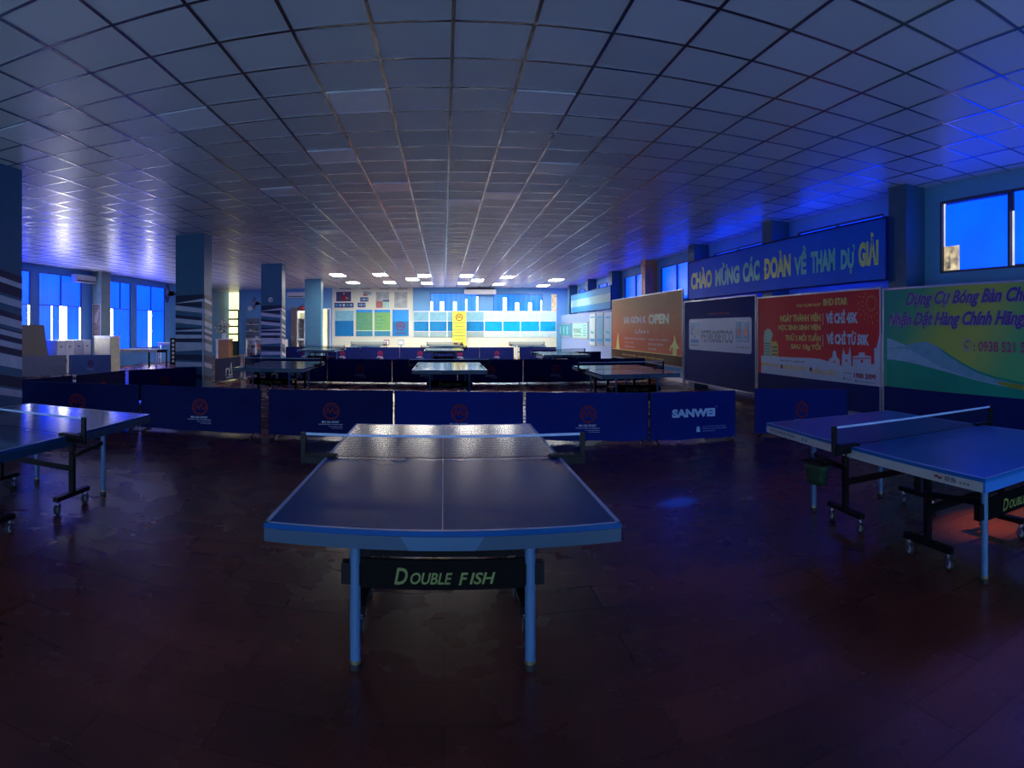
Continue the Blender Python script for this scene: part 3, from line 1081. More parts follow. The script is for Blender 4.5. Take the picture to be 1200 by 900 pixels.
gb = on_banner(7.12)
cr_ = lambda pts: gb([(1000 + x / 6, 300 + y / 6) for x, y in pts])
p = MB()
mint2 = mat('banner deeper blue', (.16, .36, .50), .6, spec=.15)
xs_ = [238, 300, 370, 440, 520, 600, 700, 800, 900, 1000, 1100, 1200]
low_t = [660, 650, 652, 680, 725, 775, 812, 850, 878, 895, 915, 935]
base_t = [725, 732, 742, 758, 778, 800, 826, 856, 882, 905, 925, 945]
tail = lambda pts, z_: pts + [(3.3, z_), (4.16, z_ - .02)]
top_w = tail(cr_(list(zip(xs_, [575, 598, 628, 608, 604, 640, 708, 770, 815, 850, 875, 895]))), .70)
mid_w = tail(cr_(list(zip(xs_, low_t))), .695)
bas_w = tail(cr_(list(zip(xs_, base_t))), .69)
p.band(top_w, mid_w, mint2, .002)
p.band(cr_([(238, 575), (300, 598), (372, 628)]), cr_([(238, 655), (300, 640), (372, 632)]), mint, .0025)
p.band(mid_w, bas_w, mint, .002)
p.band(bas_w, [(x, .682) for x, z in bas_w], gr, .003)
p.band(cr_([(620, 655), (700, 708), (850, 797), (1000, 848), (1200, 890)]), cr_([(620, 668), (700, 722), (850, 812), (1000, 864), (1200, 912)]), gr, .0035)
p.band(cr_([(1020, 880), (1100, 893), (1200, 905)]), cr_([(1020, 900), (1100, 925), (1200, 945)]), yel, .004)
p.build('printed_waves', cv)
p = MB()
for mm, dx, lay, bo in ((pal, .0, .006, .07), (purple, .0, .008, .03)):
    p.text('Dụng Cụ Bóng Bàn Chuyên', .53, 1.90, 3.15, 2.15, mm, lay, bo, .4)
    p.text('Nhận Đặt Hàng Chính Hãng,', .13, 1.59, 2.75, 1.86, mm, lay, bo, .4)
p.text(': 0938 521 522', 1.88, 1.28, 2.92, 1.425, mag, .008, .02)
p.ring(1.76, 1.375, .075, .09, pal, .008)
p.text('C', 1.72, 1.32, 1.80, 1.43, mag, .008, .03, .3)
p.build_lines('lettering', cv)

# red banner
t, w = wall_banner('banner', 'red cinema ticket price banner with gold and white lettering', 'banner', 11.12, 7.16, .16, 2.27)
c = MB()
c.box(.03, 0, .19, w - .03, .02, .66, navy_deep)
c.box(.03, 0, .66, w - .03, .02, 2.24, print_red)
cv = c.build('canvas', t)
p = MB()
rb = on_banner(11.12)
rr = lambda pts: rb([(880 + x / 6.92, 330 + y / 6.92) for x, y in pts])
tp = rr([(84, 600), (200, 608), (350, 615), (480, 620), (560, 628), (620, 645), (700, 678), (780, 690), (900, 680), (1000, 668), (1066, 660)])
p.band(tp, [(x, .66) for x, z in tp], card, .001)
towerg = mat('tower green', (.20, .42, .30), .4)
dkgreen = mat('tower dark green', (.03, .14, .09), .4)
p.flat(rr([(105, 602), (160, 604), (162, 480), (178, 430), (160, 390), (135, 380), (112, 400), (105, 440)]), towerg, .0005)
for k in range(5):
    p.flat(rr([(110, 595 - k * 22), (155, 597 - k * 22), (155, 587 - k * 22), (110, 585 - k * 22)]), dkgreen, .0015)
p.flat(rr([(163, 606), (220, 608), (222, 520), (205, 478), (185, 490), (165, 480)]), gold_ink, .0006)
for k in range(3):
    p.flat(rr([(170, 598 - k * 30), (215, 600 - k * 30), (215, 585 - k * 30), (170, 583 - k * 30)]), dkgreen, .0015)
p.flat(rr([(630, 668), (722, 690), (718, 632), (695, 608), (690, 570), (678, 555), (664, 570), (662, 608), (634, 630)]), card, .0012)
p.flat(rr([(735, 695), (815, 695), (812, 590), (802, 528), (792, 590), (764, 590), (750, 538), (740, 600)]), card, .0012)
p.flat(rr([(826, 690), (975, 682), (975, 606), (925, 598), (922, 575), (878, 575), (876, 598), (828, 606)]), card, .0012)
p.flat(rr([(1000, 672), (1066, 665), (1064, 425), (1046, 420), (1020, 535), (1000, 540)]), card, .0012)
for (x, y, r_) in ((676, 650, .022), (775, 640, .025), (900, 645, .03)):
    q_ = rr([(x, y)])[0]
    p.disc(q_[0], q_[1], r_, print_red, .002, 10)
p.flat(rr([(832, 628), (970, 624), (970, 616), (832, 620)]), print_red, .002)
fcx, fcz = rr([(975, 175)])[0]
for k in range(18):      # firework
    a = 2 * PI * k / 18
    for r0, r1 in ((.10, .16), (.20, .27), (.30, .36)):
        ca, sa = math.cos(a + r0), math.sin(a + r0)
        if fcx + r1 * ca < w - .05 and fcz + r1 * sa < 2.22:
            p.flat([(fcx + r0 * ca - .006 * sa, fcz + r0 * sa + .006 * ca), (fcx + r0 * ca + .006 * sa, fcz + r0 * sa - .006 * ca), (fcx + r1 * ca, fcz + r1 * sa)], gold_ink, .001)
p.build('printed_skyline', cv)
p = MB()
p.text('TẠI CỤM RẠP', 1.50, 2.00, 2.32, 2.07, gold_ink, .003, .04)
p.text('BHD STAR', 2.39, 2.01, 3.10, 2.14, gold_ink, .003, .06)
p.text('NGÀY THÀNH VIÊN', .92, 1.73, 2.31, 1.90, gold_ink, .003, .045)
p.text('HỌC SINH SINH VIÊN', .85, 1.54, 2.31, 1.70, gold_ink, .003, .045)
p.text('THỨ 2 MỖI TUẦN', 1.12, 1.36, 2.31, 1.53, gold_ink, .003, .045)
p.text('SAU 10g TỐI', 1.32, 1.18, 2.31, 1.35, gold_ink, .003, .045)
p.rect(2.37, 1.66, 2.385, 1.88, card, .003)
p.rect(2.37, 1.27, 2.385, 1.49, card, .003)
p.text('VÉ CHỈ 45K', 2.47, 1.69, 3.37, 1.93, card, .003, .06)
p.text('VÉ CHỈ TỪ 50K', 2.49, 1.32, 3.66, 1.56, card, .003, .06)
p.text('Nơi giải trí tuyệt vời', .92, .94, 1.78, .98, ink_dark, .003, .02)
p.text('BÌNH ĐẠI', .16, .80, .84, .90, gold_ink, .003, .045)
p.text('NGUYỄN ĐƯỢC', .98, .78, 1.84, .91, gold_ink, .003, .045)
p.text('ĐỒNG ĐẤT', 2.02, .76, 2.78, .89, gold_ink, .003, .045)
for x in (.14, .98, 2.0):
    p.disc(x, .835, .045, red_ink, .0035, 12)
p.text('HOTLINE', 2.97, .82, 3.2, .85, ink_dark, .003)
p.text('1900 2099', 3.27, .76, 3.83, .85, red_ink, .003, .04)
p.disc(2.99, .735, .02, ink_dark, .003, 10)
p.disc(3.32, .715, .02, ink_dark, .003, 10)
p.text('bhdstar', 3.03, .725, 3.22, .745, ink_dark, .003)
p.text('bhdstarcinema', 3.36, .70, 3.8, .725, ink_dark, .003)
p.build_lines('lettering', cv)

# navy panel with the white PETROSETCO card
t, w = wall_banner('banner', 'navy panel carrying a white card that reads PETROSETCO', 'banner', 15.12, 11.17, .17, 2.34)
blue_sq = mat('logo blue', (.05, .20, .45), .4)
flame = mat('flame red', (.35, .10, .10), .4)
grey_ink = mat('slate ink', (.06, .09, .17), .4)
c = MB()
c.box(.03, 0, .20, w - .03, .02, 2.31, navy_deep)
cv = c.build('canvas', t)
p = MB()
x0, x1, z0, z1, r = .34, 3.76, 1.04, 1.85, .07
pts = []
for (cx_, cz, a0) in ((x1 - r, z1 - r, 0), (x0 + r, z1 - r, PI / 2), (x0 + r, z0 + r, PI), (x1 - r, z0 + r, 1.5 * PI)):
    for k in range(5):
        a = a0 + PI / 2 * k / 4
        pts.append((cx_ + r * math.cos(a), cz + r * math.sin(a)))
p.flat(pts, card, .004)
for (a, b2) in ((.46, .98), (3.02, 3.32), (3.36, 3.66)):
    p.rect(a, 1.42 if a < 1 else 1.29, b2, 1.76, blue_sq, .006)
    cxm = (a + b2) / 2
    p.flat([(cxm - .09, 1.46), (cxm, 1.43), (cxm + .09, 1.46), (cxm + .06, 1.56), (cxm, 1.68), (cxm - .07, 1.55)], flame, .008)
p.rect(.60, 1.36, .84, 1.39, blue_sq, .006)
p.rect(.46, 1.22, .98, 1.32, blue_sq, .006)
p.build('card', cv)
p = MB()
p.text('PETROSETCO', 1.13, 1.25, 2.90, 1.56, grey_ink, .008, .035)
p.text('TỔNG CÔNG TY DỊCH VỤ TỔNG HỢP DẦU KHÍ', 1.13, 1.66, 2.90, 1.70, mint, .008)
p.text('PETROSETCO', .46, 1.14, .98, 1.18, grey_ink, .008, .05)
p.text('PVN', 3.06, 1.31, 3.28, 1.37, card, .008, .02)
p.text('PSC', 3.40, 1.31, 3.62, 1.37, card, .008, .02)
p.text('NIỀM TIN BỀN VỮNG', 3.02, 1.15, 3.66, 1.22, red_ink, .008)
p.text('ĐƠN VỊ TÀI TRỢ', 1.55, 1.93, 2.70, 2.0, red_ink, .008, .03)
p.build_lines('lettering', cv)

# orange tournament banner
t, w = wall_banner('banner', 'orange tournament banner with yellow figures and the word OPEN', 'banner', 22.25, 15.22, .50, 2.70)
og = bpy.data.materials.new('banner orange fade')
og.use_nodes = True
nt = og.node_tree
b = nt.nodes['Principled BSDF']
tc = nt.nodes.new('ShaderNodeTexCoord')
sp = nt.nodes.new('ShaderNodeSeparateXYZ')
mr = nt.nodes.new('ShaderNodeMapRange')
mr.inputs['From Min'].default_value = .6
mr.inputs['From Max'].default_value = 2.7
rp = nt.nodes.new('ShaderNodeValToRGB')
rp.color_ramp.elements[0].color = (.52, .09, .025, 1)
rp.color_ramp.elements[1].color = (.40, .24, .10, 1)
e_ = rp.color_ramp.elements.new(.45)
e_.color = (.46, .10, .04, 1)
nz = nt.nodes.new('ShaderNodeTexNoise')
nz.inputs['Scale'].default_value = 1.5
nt.links.new(tc.outputs['Object'], nz.inputs['Vector'])
nt.links.new(tc.outputs['Object'], sp.inputs[0])
ad = nt.nodes.new('ShaderNodeMath')
ad.operation = 'MULTIPLY_ADD'
ad.inputs[1].default_value = .6
nt.links.new(nz.outputs['Fac'], ad.inputs[0])
nt.links.new(sp.outputs['Z'], ad.inputs[2])
nt.links.new(ad.outputs[0], mr.inputs['Value'])
nt.links.new(mr.outputs['Result'], rp.inputs['Fac'])
nt.links.new(rp.outputs['Color'], b.inputs['Base Color'])
b.inputs['Roughness'].default_value = .6
b.inputs['Specular IOR Level'].default_value = .15
cv = MB().box(.03, 0, .53, w - .03, .02, 2.67, og).build('canvas', t)
p = MB()
yw = mat('yellow ink', (.55, .52, .10), .4)
dbrown = mat('dark brown ink', (.07, .025, .01), .6, spec=.1)
p.rect(.03, .53, w - .03, .82, dbrown, .002)
p.rect(.03, .82, w - .03, .84, yw, .003)
for (x, k) in ((.80, .63), (6.45, .58)):
    if x < 1:
        o_ = [(-.30, 0), (.28, 0), (.16, .36), (.10, .78), (0, 1.0), (-.10, .71), (-.22, .31)]
    else:
        o_ = [(-.22, 0), (.18, 0), (.16, .30), (.42, .34), (.30, .46), (.14, .58), (.08, .72), (.02, .96), (-.08, .96), (-.09, .72), (-.20, .58), (-.46, .38), (-.50, .18), (-.40, .18), (-.34, .34), (-.2, .42)]
    p.flat([(x + a * .8, .84 + c_ * k) for a, c_ in o_], yw, .003)
p.build('printed_figures', cv)
p = MB()
lt = mat('pale print', (.42, .38, .40), .4)
p.text('SÀI GÒN K', 1.54, 1.78, 4.0, 2.06, lt, .004, .03)
p.text('OPEN', 4.2, 1.74, 6.0, 2.05, mat('pale green print', (.36, .42, .22), .4), .004, .05)
p.text('LẦN I', 2.9, 1.44, 4.2, 1.60, lt, .004, .02)
for k, (a, c_) in enumerate(((1.6, 3.9), (1.65, 2.7), (1.65, 2.8))):
    p.text(['GIẢI BÓNG BÀN', 'CÂU LẠC BỘ', 'MỞ RỘNG'][k], a, 1.22 - k * .15, c_, 1.31 - k * .15, lt, .004)
for k, (a, c_) in enumerate(((4.2, 6.0), (4.2, 5.5), (4.2, 4.9))):
    p.text(['NHÀ THI ĐẤU', 'BÓNG BÀN', 'SÀI GÒN'][k], a, 1.22 - k * .15, c_, 1.31 - k * .15, lt, .004)
p.text('ĐƠN VỊ TÀI TRỢ  -  BẢO TRỢ TRUYỀN THÔNG', 1.4, .62, 5.6, .72, gold_ink, .004)
p.build_lines('lettering', cv)

# long welcome banner above
t, w = wall_banner('banner', 'long blue welcome banner with yellow green capital letters above the panels', 'banner', 14.75, 6.96, 2.36, 3.38, frame_m=navy_deep, x=BX - .05, legs=False)
bl = mat('welcome banner blue', (.0, .12, .75), .55, vary=.12, scale=.8, spec=.15)
cv = MB().box(.03, 0, 2.39, w - .03, .02, 3.35, bl).build('canvas', t)
p = MB()
ya = mat('yellow letters', (.60, .72, .22), .45)
yb = mat('cyan green letters', (.12, .62, .55), .45)
words_ = [('CHÀO', .25, 1.40, ya), ('MỪNG', 1.55, 2.80, yb), ('CÁC', 3.0, 3.85, yb), ('ĐOÀN', 4.05, 5.05, ya), ('VỀ', 5.22, 5.68, yb), ('THAM', 5.85, 6.62, yb), ('DỰ', 6.78, 7.08, yb), ('GIẢI', 7.20, 7.66, ya)]
words_ = [('CHÀO', .22, 1.50, ya), ('MỪNG', 1.68, 2.92, yb), ('CÁC', 3.08, 3.82, yb), ('ĐOÀN', 4.02, 5.02, ya), ('VỀ', 5.14, 5.56, yb), ('THAM', 5.70, 6.44, yb), ('DỰ', 6.60, 6.98, yb), ('GIẢI', 7.08, 7.58, ya)]
for s_, a, c_, mm in words_:
    lo = 2.62 if s_ != 'DỰ' else 2.53
    hi = 3.02
    if s_ in ('CHÀO', 'MỪNG', 'CÁC', 'ĐOÀN', 'VỀ', 'GIẢI'):
        hi = 3.16
    p.text(s_, a, lo, c_, hi, mm, .004, .055)
p.build_lines('lettering', cv)

# striped pale panel and small boards towards the far corner
t, w = wall_banner('banner', 'pale blue and white striped panel high on the wall beyond the orange banner', 'banner', 29.8, 22.4, 2.36, 3.30, frame_m=navy_deep, legs=False)
sky = mat('sky blue print', (.03, .24, .55), .6, spec=.2)
pale = mat('pale aqua print', (.22, .46, .56), .6, spec=.2)
MB().box(.03, 0, 2.39, w - .03, .02, 2.66, sky).box(.03, 0, 2.66, w - .03, .02, 3.0, pale).box(.03, 0, 3.0, w - .03, .02, 3.27, sky).build('canvas', t)

wt = mat('white board', (.22, .31, .56), .6, vary=.05, spec=.2)


def board(label, px0, px1, y_t, y_b, mm, name='poster', cat='poster', detail=None, xx=BX + .02):
    """small framed sheet on the right wall, given by where it is seen"""
    Ya, za = on_x(px0, y_t, xx)
    Yb, _ = on_x(px1, y_t, xx)
    zb = on_x(px0, y_b, xx)[1]
    t = thing(name, label, cat, (xx, Ya, 0), -PI / 2)
    w = Ya - Yb
    f = MB()
    f.box(0, -.01, zb, w, .03, za, alu)
    f.build('frame', t)
    c = MB()
    c.rect(.06, zb + .06, w - .06, za - .06, mm, .014)
    if detail:
        detail(c, .06, zb + .06, w - .06, za - .06)
    c.build('sheet', t)
    return t


teal_sheet = mat('teal sheet', (.02, .30, .40), .4)
mint_sheet = mat('mint sheet', (.35, .62, .55), .4)


def plinic(c, x0, z0, x1, z1):
    w, h = x1 - x0, z1 - z0
    c.text('PLINIC', x0 + .1 * w, z0 + .32 * h, x0 + .62 * w, z0 + .66 * h, dkgreen, .017, .03)
    for k in range(5):
        c.rect(x0 + .72 * w, z0 + (.14 + k * .17) * h, x0 + .95 * w, z0 + (.20 + k * .17) * h, teal_sheet, .017)
    c.rect(x0 + .08 * w, z0 + .12 * h, x0 + .6 * w, z0 + .17 * h, dkgreen, .017)


def barbits(c, x0, z0, x1, z1):
    w, h = x1 - x0, z1 - z0
    for k in range(3):
        c.rect(x0 + (.1 + .3 * k) * w, z0 + .12 * h, x0 + (.2 + .3 * k) * w, z0 + .85 * h, mint_sheet, .017)


def shoe(c, x0, z0, x1, z1):
    w, h = x1 - x0, z1 - z0
    c.flat([(x0 + .15 * w, z0 + .36 * h), (x0 + .85 * w, z0 + .36 * h), (x0 + .8 * w, z0 + .42 * h), (x0 + .4 * w, z0 + .44 * h), (x0 + .2 * w, z0 + .48 * h)], teal_sheet, .017)
    c.rect(x0 + .1 * w, z0 + .1 * h, x0 + .9 * w, z0 + .2 * h, sky, .017)
    c.rect(x0 + .1 * w, z0 + .88 * h, x0 + .9 * w, z0 + .92 * h, sky, .017)


board('teal board with pale bars on the right wall next to the far corner', 655, 669, 379.5, 394, teal_sheet, detail=barbits)
board('mint board with dark green lettering beside three tall posters', 671, 689, 378, 396.5, mint_sheet, detail=plinic)
board('tall pale poster, farthest of the three beyond the orange banner', 691, 698, 367, 405, mat('pale poster', (.45, .58, .60), .4), detail=shoe)
board('tall blue poster, middle of the three beyond the orange banner', 699.5, 707, 367, 405, mat('blue poster', (.10, .28, .48), .4), detail=shoe)
board('tall pale blue poster, nearest of the three beyond the orange banner', 708.5, 717, 367, 405, mat('pale blue poster', (.25, .42, .60), .4), detail=shoe)
# white wainscot behind those boards
struct(MB().box(BX + .06, 22.5, .0, RIGHT - .425, 32.4, 2.34, wt).build('trim_1'), 'pale panelling of the right wall near the far corner', 'wall panelling')

# ------------------------------------------------------------------ far wall fittings
FY = FAR - .02


def farbox(x0, y0, x1, y1, m, d=.05, Y=None):
    Y = FY if Y is None else Y
    X0, z1 = on_y(x0, y0, Y)
    X1, z0 = on_y(x1, y1, Y)
    return X0, z0, X1, z1


def far_poster(label, x0, y0, x1, y1, mm, detail=None, name='poster', cat='poster', Y=None, frame=white_paint, fw=.02):
    Y = FY - .06 if Y is None else Y
    X0, z0, X1, z1 = farbox(x0, y0, x1, y1, mm, Y=Y)
    t = thing(name, label, cat, (X0, Y, 0))
    w = X1 - X0
    MB().box(-fw, 0, z0 - fw, w + fw, .03, z1 + fw, frame).build('frame', t)
    c = MB()
    c.rect(0, z0, w, z1, mm, .004)
    if detail:
        detail(c, 0, z0, w, z1)
    c.build('sheet', t)
    return t


X0, z0, X1, z1 = farbox(389.5, 336, 484, 419, None)
white_panel = struct(MB().box(X0, FY - .03, 0, X1, FY, z1, wall_pale).build('trim_2'), 'pale panelling behind the posters of the far wall', 'wall panelling')
Xa, _, Xb, zt = farbox(484, 395, 652, 419, None)
struct(MB().box(Xa, FY - .03, 0, Xb, FY, zt, wall_pale).build('trim_3'), 'pale dado along the far wall', 'wall panelling')
# banded glazing of the far wall: pale, blue, grey bands
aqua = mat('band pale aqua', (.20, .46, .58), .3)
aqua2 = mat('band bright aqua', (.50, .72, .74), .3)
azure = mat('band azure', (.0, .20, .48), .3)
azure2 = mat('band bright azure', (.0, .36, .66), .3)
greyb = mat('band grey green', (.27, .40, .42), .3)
seams = [484.5, 503, 524, 546, 567.5, 589, 610, 632.5, 652]
for i in range(len(seams) - 1):
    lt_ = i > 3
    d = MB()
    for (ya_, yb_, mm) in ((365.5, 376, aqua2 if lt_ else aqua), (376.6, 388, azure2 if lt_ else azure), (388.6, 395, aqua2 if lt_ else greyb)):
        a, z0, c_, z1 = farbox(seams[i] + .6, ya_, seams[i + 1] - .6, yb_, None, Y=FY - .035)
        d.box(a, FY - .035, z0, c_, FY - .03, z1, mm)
    a, z0, c_, z1 = farbox(seams[i], 364.5, seams[i + 1], 395.6, None)
    d.box(a, FY - .03, z0, c_, FY, z1, white_paint)
    o = d.build('wall_panel')
    struct(o, 'blue banded panel of the far wall, %s from the left' % ORD[i], 'wall panel')
navy_p = mat('poster navy', (.02, .03, .12), .4)
skin_p = mat('poster figure', (.45, .25, .18), .4)
grey_p = mat('poster grey', (.30, .36, .38), .4, vary=.35, scale=4)
grn_p = mat('poster green', (.10, .33, .15), .4, vary=.1)
grn_p2 = mat('poster bright green', (.16, .42, .12), .4, vary=.1)
teal_p = mat('poster teal', (.03, .22, .36), .4)
blu_p = mat('poster blue', (.0, .16, .42), .4)
azure_p = mat('poster azure', (.0, .28, .75), .4)


def player(c, x0, z0, x1, z1):
    w, h = x1 - x0, z1 - z0
    c.disc(x0 + .52 * w, z0 + .80 * h, .09 * h, skin_p, .006, 12)
    c.flat([(x0 + .40 * w, z0 + .08 * h), (x0 + .66 * w, z0 + .08 * h), (x0 + .64 * w, z0 + .5 * h), (x0 + .58 * w, z0 + .7 * h), (x0 + .46 * w, z0 + .7 * h), (x0 + .38 * w, z0 + .5 * h), (x0 + .25 * w, z0 + .35 * h), (x0 + .36 * w, z0 + .33 * h)], red_ink, .006)
    c.flat([(x0 + .66 * w, z0 + .5 * h), (x0 + .82 * w, z0 + .3 * h), (x0 + .76 * w, z0 + .24 * h), (x0 + .62 * w, z0 + .4 * h)], skin_p, .006)


def strip(c, x0, z0, x1, z1):
    w, h = x1 - x0, z1 - z0
    for k in range(5):
        c.rect(x0 + (.05 + k * .19) * w, z0 + .25 * h, x0 + (.17 + k * .19) * w, z0 + .75 * h, [sky, wt, card, teal_p, wt][k], .006)


def cover(c, x0, z0, x1, z1):
    w, h = x1 - x0, z1 - z0
    c.rect(x0, z0, x0 + .5 * w, z0 + .42 * h, flame, .006)
    c.rect(x0 + .5 * w, z0, x1, z0 + .38 * h, mint_sheet, .006)
    c.rect(x0 + .5 * w, z0 + .4 * h, x1, z0 + .5 * h, navy_p, .006)


def half(c, x0, z0, x1, z1):
    w, h = x1 - x0, z1 - z0
    c.rect(x0, z0 + .6 * h, x1, z1, aqua, .006)


def green_d(c, x0, z0, x1, z1):
    w, h = x1 - x0, z1 - z0
    c.rect(x0, z0, x1, z0 + .19 * h, teal_p, .006)
    c.rect(x0, z0 + .9 * h, x1, z1, azure_p, .006)
    c.rect(x0, z0 + .20 * h, x1, z0 + .22 * h, white_ink, .007)
    for k in range(4):
        c.rect(x0 + .1 * w, z0 + (.34 + k * .13) * h, x0 + (.5 + .1 * (k % 3)) * w, z0 + (.36 + k * .13) * h, teal_p, .007)


def mg(c, x0, z0, x1, z1):
    w, h = x1 - x0, z1 - z0
    c.rect(x0, z0 + .56 * h, x1, z1, azure_p, .006)
    emblem(c, x0 + .5 * w, z0 + .38 * h, .17 * h, .008)
    c.rect(x0 + .2 * w, z0 + .1 * h, x0 + .8 * w, z0 + .13 * h, red_ink, .008)


far_poster('dark navy poster of a player in red, top left on the far wall', 394, 342, 411.5, 353.3, navy_p, player)
far_poster('dark strip of small pictures under the player poster', 392, 354.8, 414.5, 360.5, navy_p, strip, fw=.02)
far_poster('small grey picture, topmost of the stepped three on the far wall', 425.5, 341.5, 435.5, 346.8, grey_p, cover, fw=.02)
far_poster('small grey picture, middle of the stepped three on the far wall', 422, 348.3, 431.8, 353.5, navy_p, strip, fw=.02)
far_poster('small dark picture, lowest of the stepped three on the far wall', 419, 354.6, 428.5, 360.2, navy_p, strip, fw=.02)
far_poster('grey green poster with an orange corner on the far wall', 440.5, 342.2, 456.3, 360.8, grey_p, cover)
far_poster('plain grey green poster, top right of the white panelling', 462, 342.2, 477.5, 360.8, grey_p)
far_poster('teal and blue panel at the left of the lower poster row', 392.6, 364, 414.5, 394, blu_p, half)
far_poster('dull green panel with small dark marks, second of the lower poster row', 417.2, 363, 436.6, 394, grn_p, green_d)
far_poster('bright green panel, third of the lower poster row', 438.8, 363, 457.4, 394, grn_p2, green_d)
far_poster('blue panel with a red round emblem, fourth of the lower poster row', 459.8, 363, 479, 394, blu_p, mg)
hd = MB()
for (a, c_) in ((398, 411), (423, 434), (445, 456), (466, 478)):
    A, z0, B, z1 = farbox(a, 337.5, c_, 339.2, None, Y=FY - .034)
    hd.text('BÓNG BÀN', A, z0, B, z1, ink_dark, 0, .02)
hd.v = [(v[0], FY - .034, v[2]) for v in hd.v]
hd.build_lines('heading_lettering', white_panel)

# yellow roll up banner
X0, z0, X1, z1 = farbox(530.3, 364.5, 546, 405, None, Y=31.9 + .6)
t = thing('roll_up_banner', 'yellow roll-up banner with red emblem and dark lines at the far wall', 'banner', ((X0 + X1) / 2, 32.45, 0))
hw = (X1 - X0) / 2
yl = mat('yellow roll up sheet', (.62, .58, .06), .5, vary=.05)
MB().box(-hw - .03, -.06, 0, hw + .03, .06, .08, alu, .01).tube((0, .03, .08), (0, .03, z1), .012, alu, 8).build('base', t)
sh = MB().box(-hw, -.004, .08, hw, .004, z1, yl).build('sheet', t)
p = MB()
emblem(p, 0, z1 - .34, .2, .008)
for k in range(6):
    p.rect(-hw * (.65 if k % 2 else .9), z1 - .68 - k * .17, hw * (.65 if k % 2 else .9), z1 - .65 - k * .17, dkgreen, .008)
p.rect(-hw * .8, .62, -hw * .2, .82, red_ink, .008)
p.flat([(hw * .1, .66), (hw * .7, .58), (hw * .6, .76), (hw * .2, .82)], ink_dark, .008)
p.build('printed_lines', sh)

# air conditioners
acw = mat('air conditioner white', (.62, .63, .66), .45, vary=.03)


def aircon(label, loc, rz, w=1.0, h=.28, d=.24):
    t = thing('air_conditioner', label, 'air conditioner', loc, rz)
    b_ = MB()
    b_.box(-w / 2, -d, 0, w / 2, -.009, h, acw, .02)
    b_.build('casing', t)
    MB().box(-w / 2 + .1, -.008, .04, w / 2 - .1, 0, h - .04, alu).build('wall_mount', t)
    MB().box(-w / 2 + .05, -d - .004, .035, w / 2 - .05, -d - .001, .085, ink_dark).box(-w / 2 + .05, -d - .004, .125, w / 2 - .05, -d - .001, .135, grey_plastic).build('louvre', t)
    return t


Y, zz = on_x(95, 325.5, LEFT)
aircon('white wall air conditioner above the left windows', (LEFT, Y, 3.36), PI / 2, 1.35, .29, .26)
X, zz = on_y(348, 341, FAR)
aircon('wall air conditioner high on the far wall, left of the farthest column', (X, FAR, 3.34), 0, 1.0, .30, .26)
X0, z0, X1, z1 = farbox(544, 336, 580.5, 341.5, None)
t = thing('air_conditioner', 'wide pale ceiling air conditioner between the two far windows', 'air conditioner', ((X0 + X1) / 2, FAR - .03, 3.46))
MB().box(-(X1 - X0) / 2, -.55, 0, (X1 - X0) / 2, 0, .26, acw, .03).build('casing', t)
MB().box(-(X1 - X0) / 2 + .1, -.5, .262, (X1 - X0) / 2 - .1, -.05, .33, dark_frame).build('vent_box', t)


# wall fans
def fan(label, loc, rz, tilt=.25):
    t = thing('wall_fan', label, 'fan', loc, rz)
    MB().box(-.06, -.03, -.09, .06, 0, .09, black_steel, .01).tube((0, -.03, 0), (0, -.16, .03), .02, black_steel, 8).build('bracket', t)
    MB().lathe((0, -.20, .03), [(.001, -.10), (.05, -.09), (.065, -.04), (.06, .05), (.001, .06)], black_steel, 14, 'y').build('motor', t)
    g_ = MB()
    for k in range(28):
        a = 2 * PI * k / 28
        ca, sa = math.cos(a), math.sin(a)
        for y0, y1 in ((-.36, -.31), (-.26, -.31)):
            g_.tube((.05 * ca, y0, .03 + .05 * sa), (.23 * ca, y1, .03 + .23 * sa), .0022, black_steel, 4, caps=False)
    for r_, y_ in ((.23, -.31), (.14, -.34), (.05, -.36), (.05, -.26)):
        n_ = 24
        for k in range(n_):
            a, a2 = 2 * PI * k / n_, 2 * PI * (k + 1) / n_
            g_.tube((r_ * math.cos(a), y_, .03 + r_ * math.sin(a)), (r_ * math.cos(a2), y_, .03 + r_ * math.sin(a2)), .0035, black_steel, 4, caps=False)
    g_.build('guard', t)
    bl_ = mat('dark fan blade', (.05, .03, .02), .3)
    for k in range(3):
        a = 2 * PI * k / 3 + .4
        vs = []
        for (r_, da, dy) in ((.03, -.2, 0), (.19, -.42, -.015), (.205, .1, 0), (.17, .45, .02), (.03, .3, .01)):
            vs.append((r_ * math.cos(a + da), -.31 + dy, .03 + r_ * math.sin(a + da)))
        MB().add(vs, [(0, 1, 2, 3, 4)], bl_).build('blade', t)
    return t


fan('black wall fan on the left side of the second column', (PX0, 13.2, 2.42), -PI / 2 + .7)
fan('black wall fan on the left side of the third column', (PX0, 20.0, 2.45), -PI / 2 + .6)
# round things
X, z = on_y(293, 361.7, FAR)
t = thing('wall_clock', 'round white clock on the far wall left of the third column', 'clock', (X, FAR, z))
MB().lathe((0, -.04, 0), [(.001, 0), (.13, 0)], white_paint, 24, 'y').build('dial', t)
MB().lathe((0, -.05, 0), [(.13, 0), (.15, 0), (.155, .05)], alu, 24, 'y').build('rim', t)
MB().bar((0, -.043, 0), (.05, -.043, .06), .004, .012, black_steel).bar((0, -.043, 0), (-.02, -.043, .1), .004, .009, black_steel).build('hand', t)
X, z = on_y(317.3, 351.3, PILLARS[2][0])
t = thing('round_sign', 'small round white sign on the front of the third column', 'sign', (X, PILLARS[2][0], z))
MB().lathe((0, -.012, 0), [(.001, 0), (.085, 0), (.085, .012)], white_paint, 20, 'y').build('plate', t)
s_ = MB().rect(-.05, -.012, .05, .012, ink_dark, .014)
s_.build('mark', t)

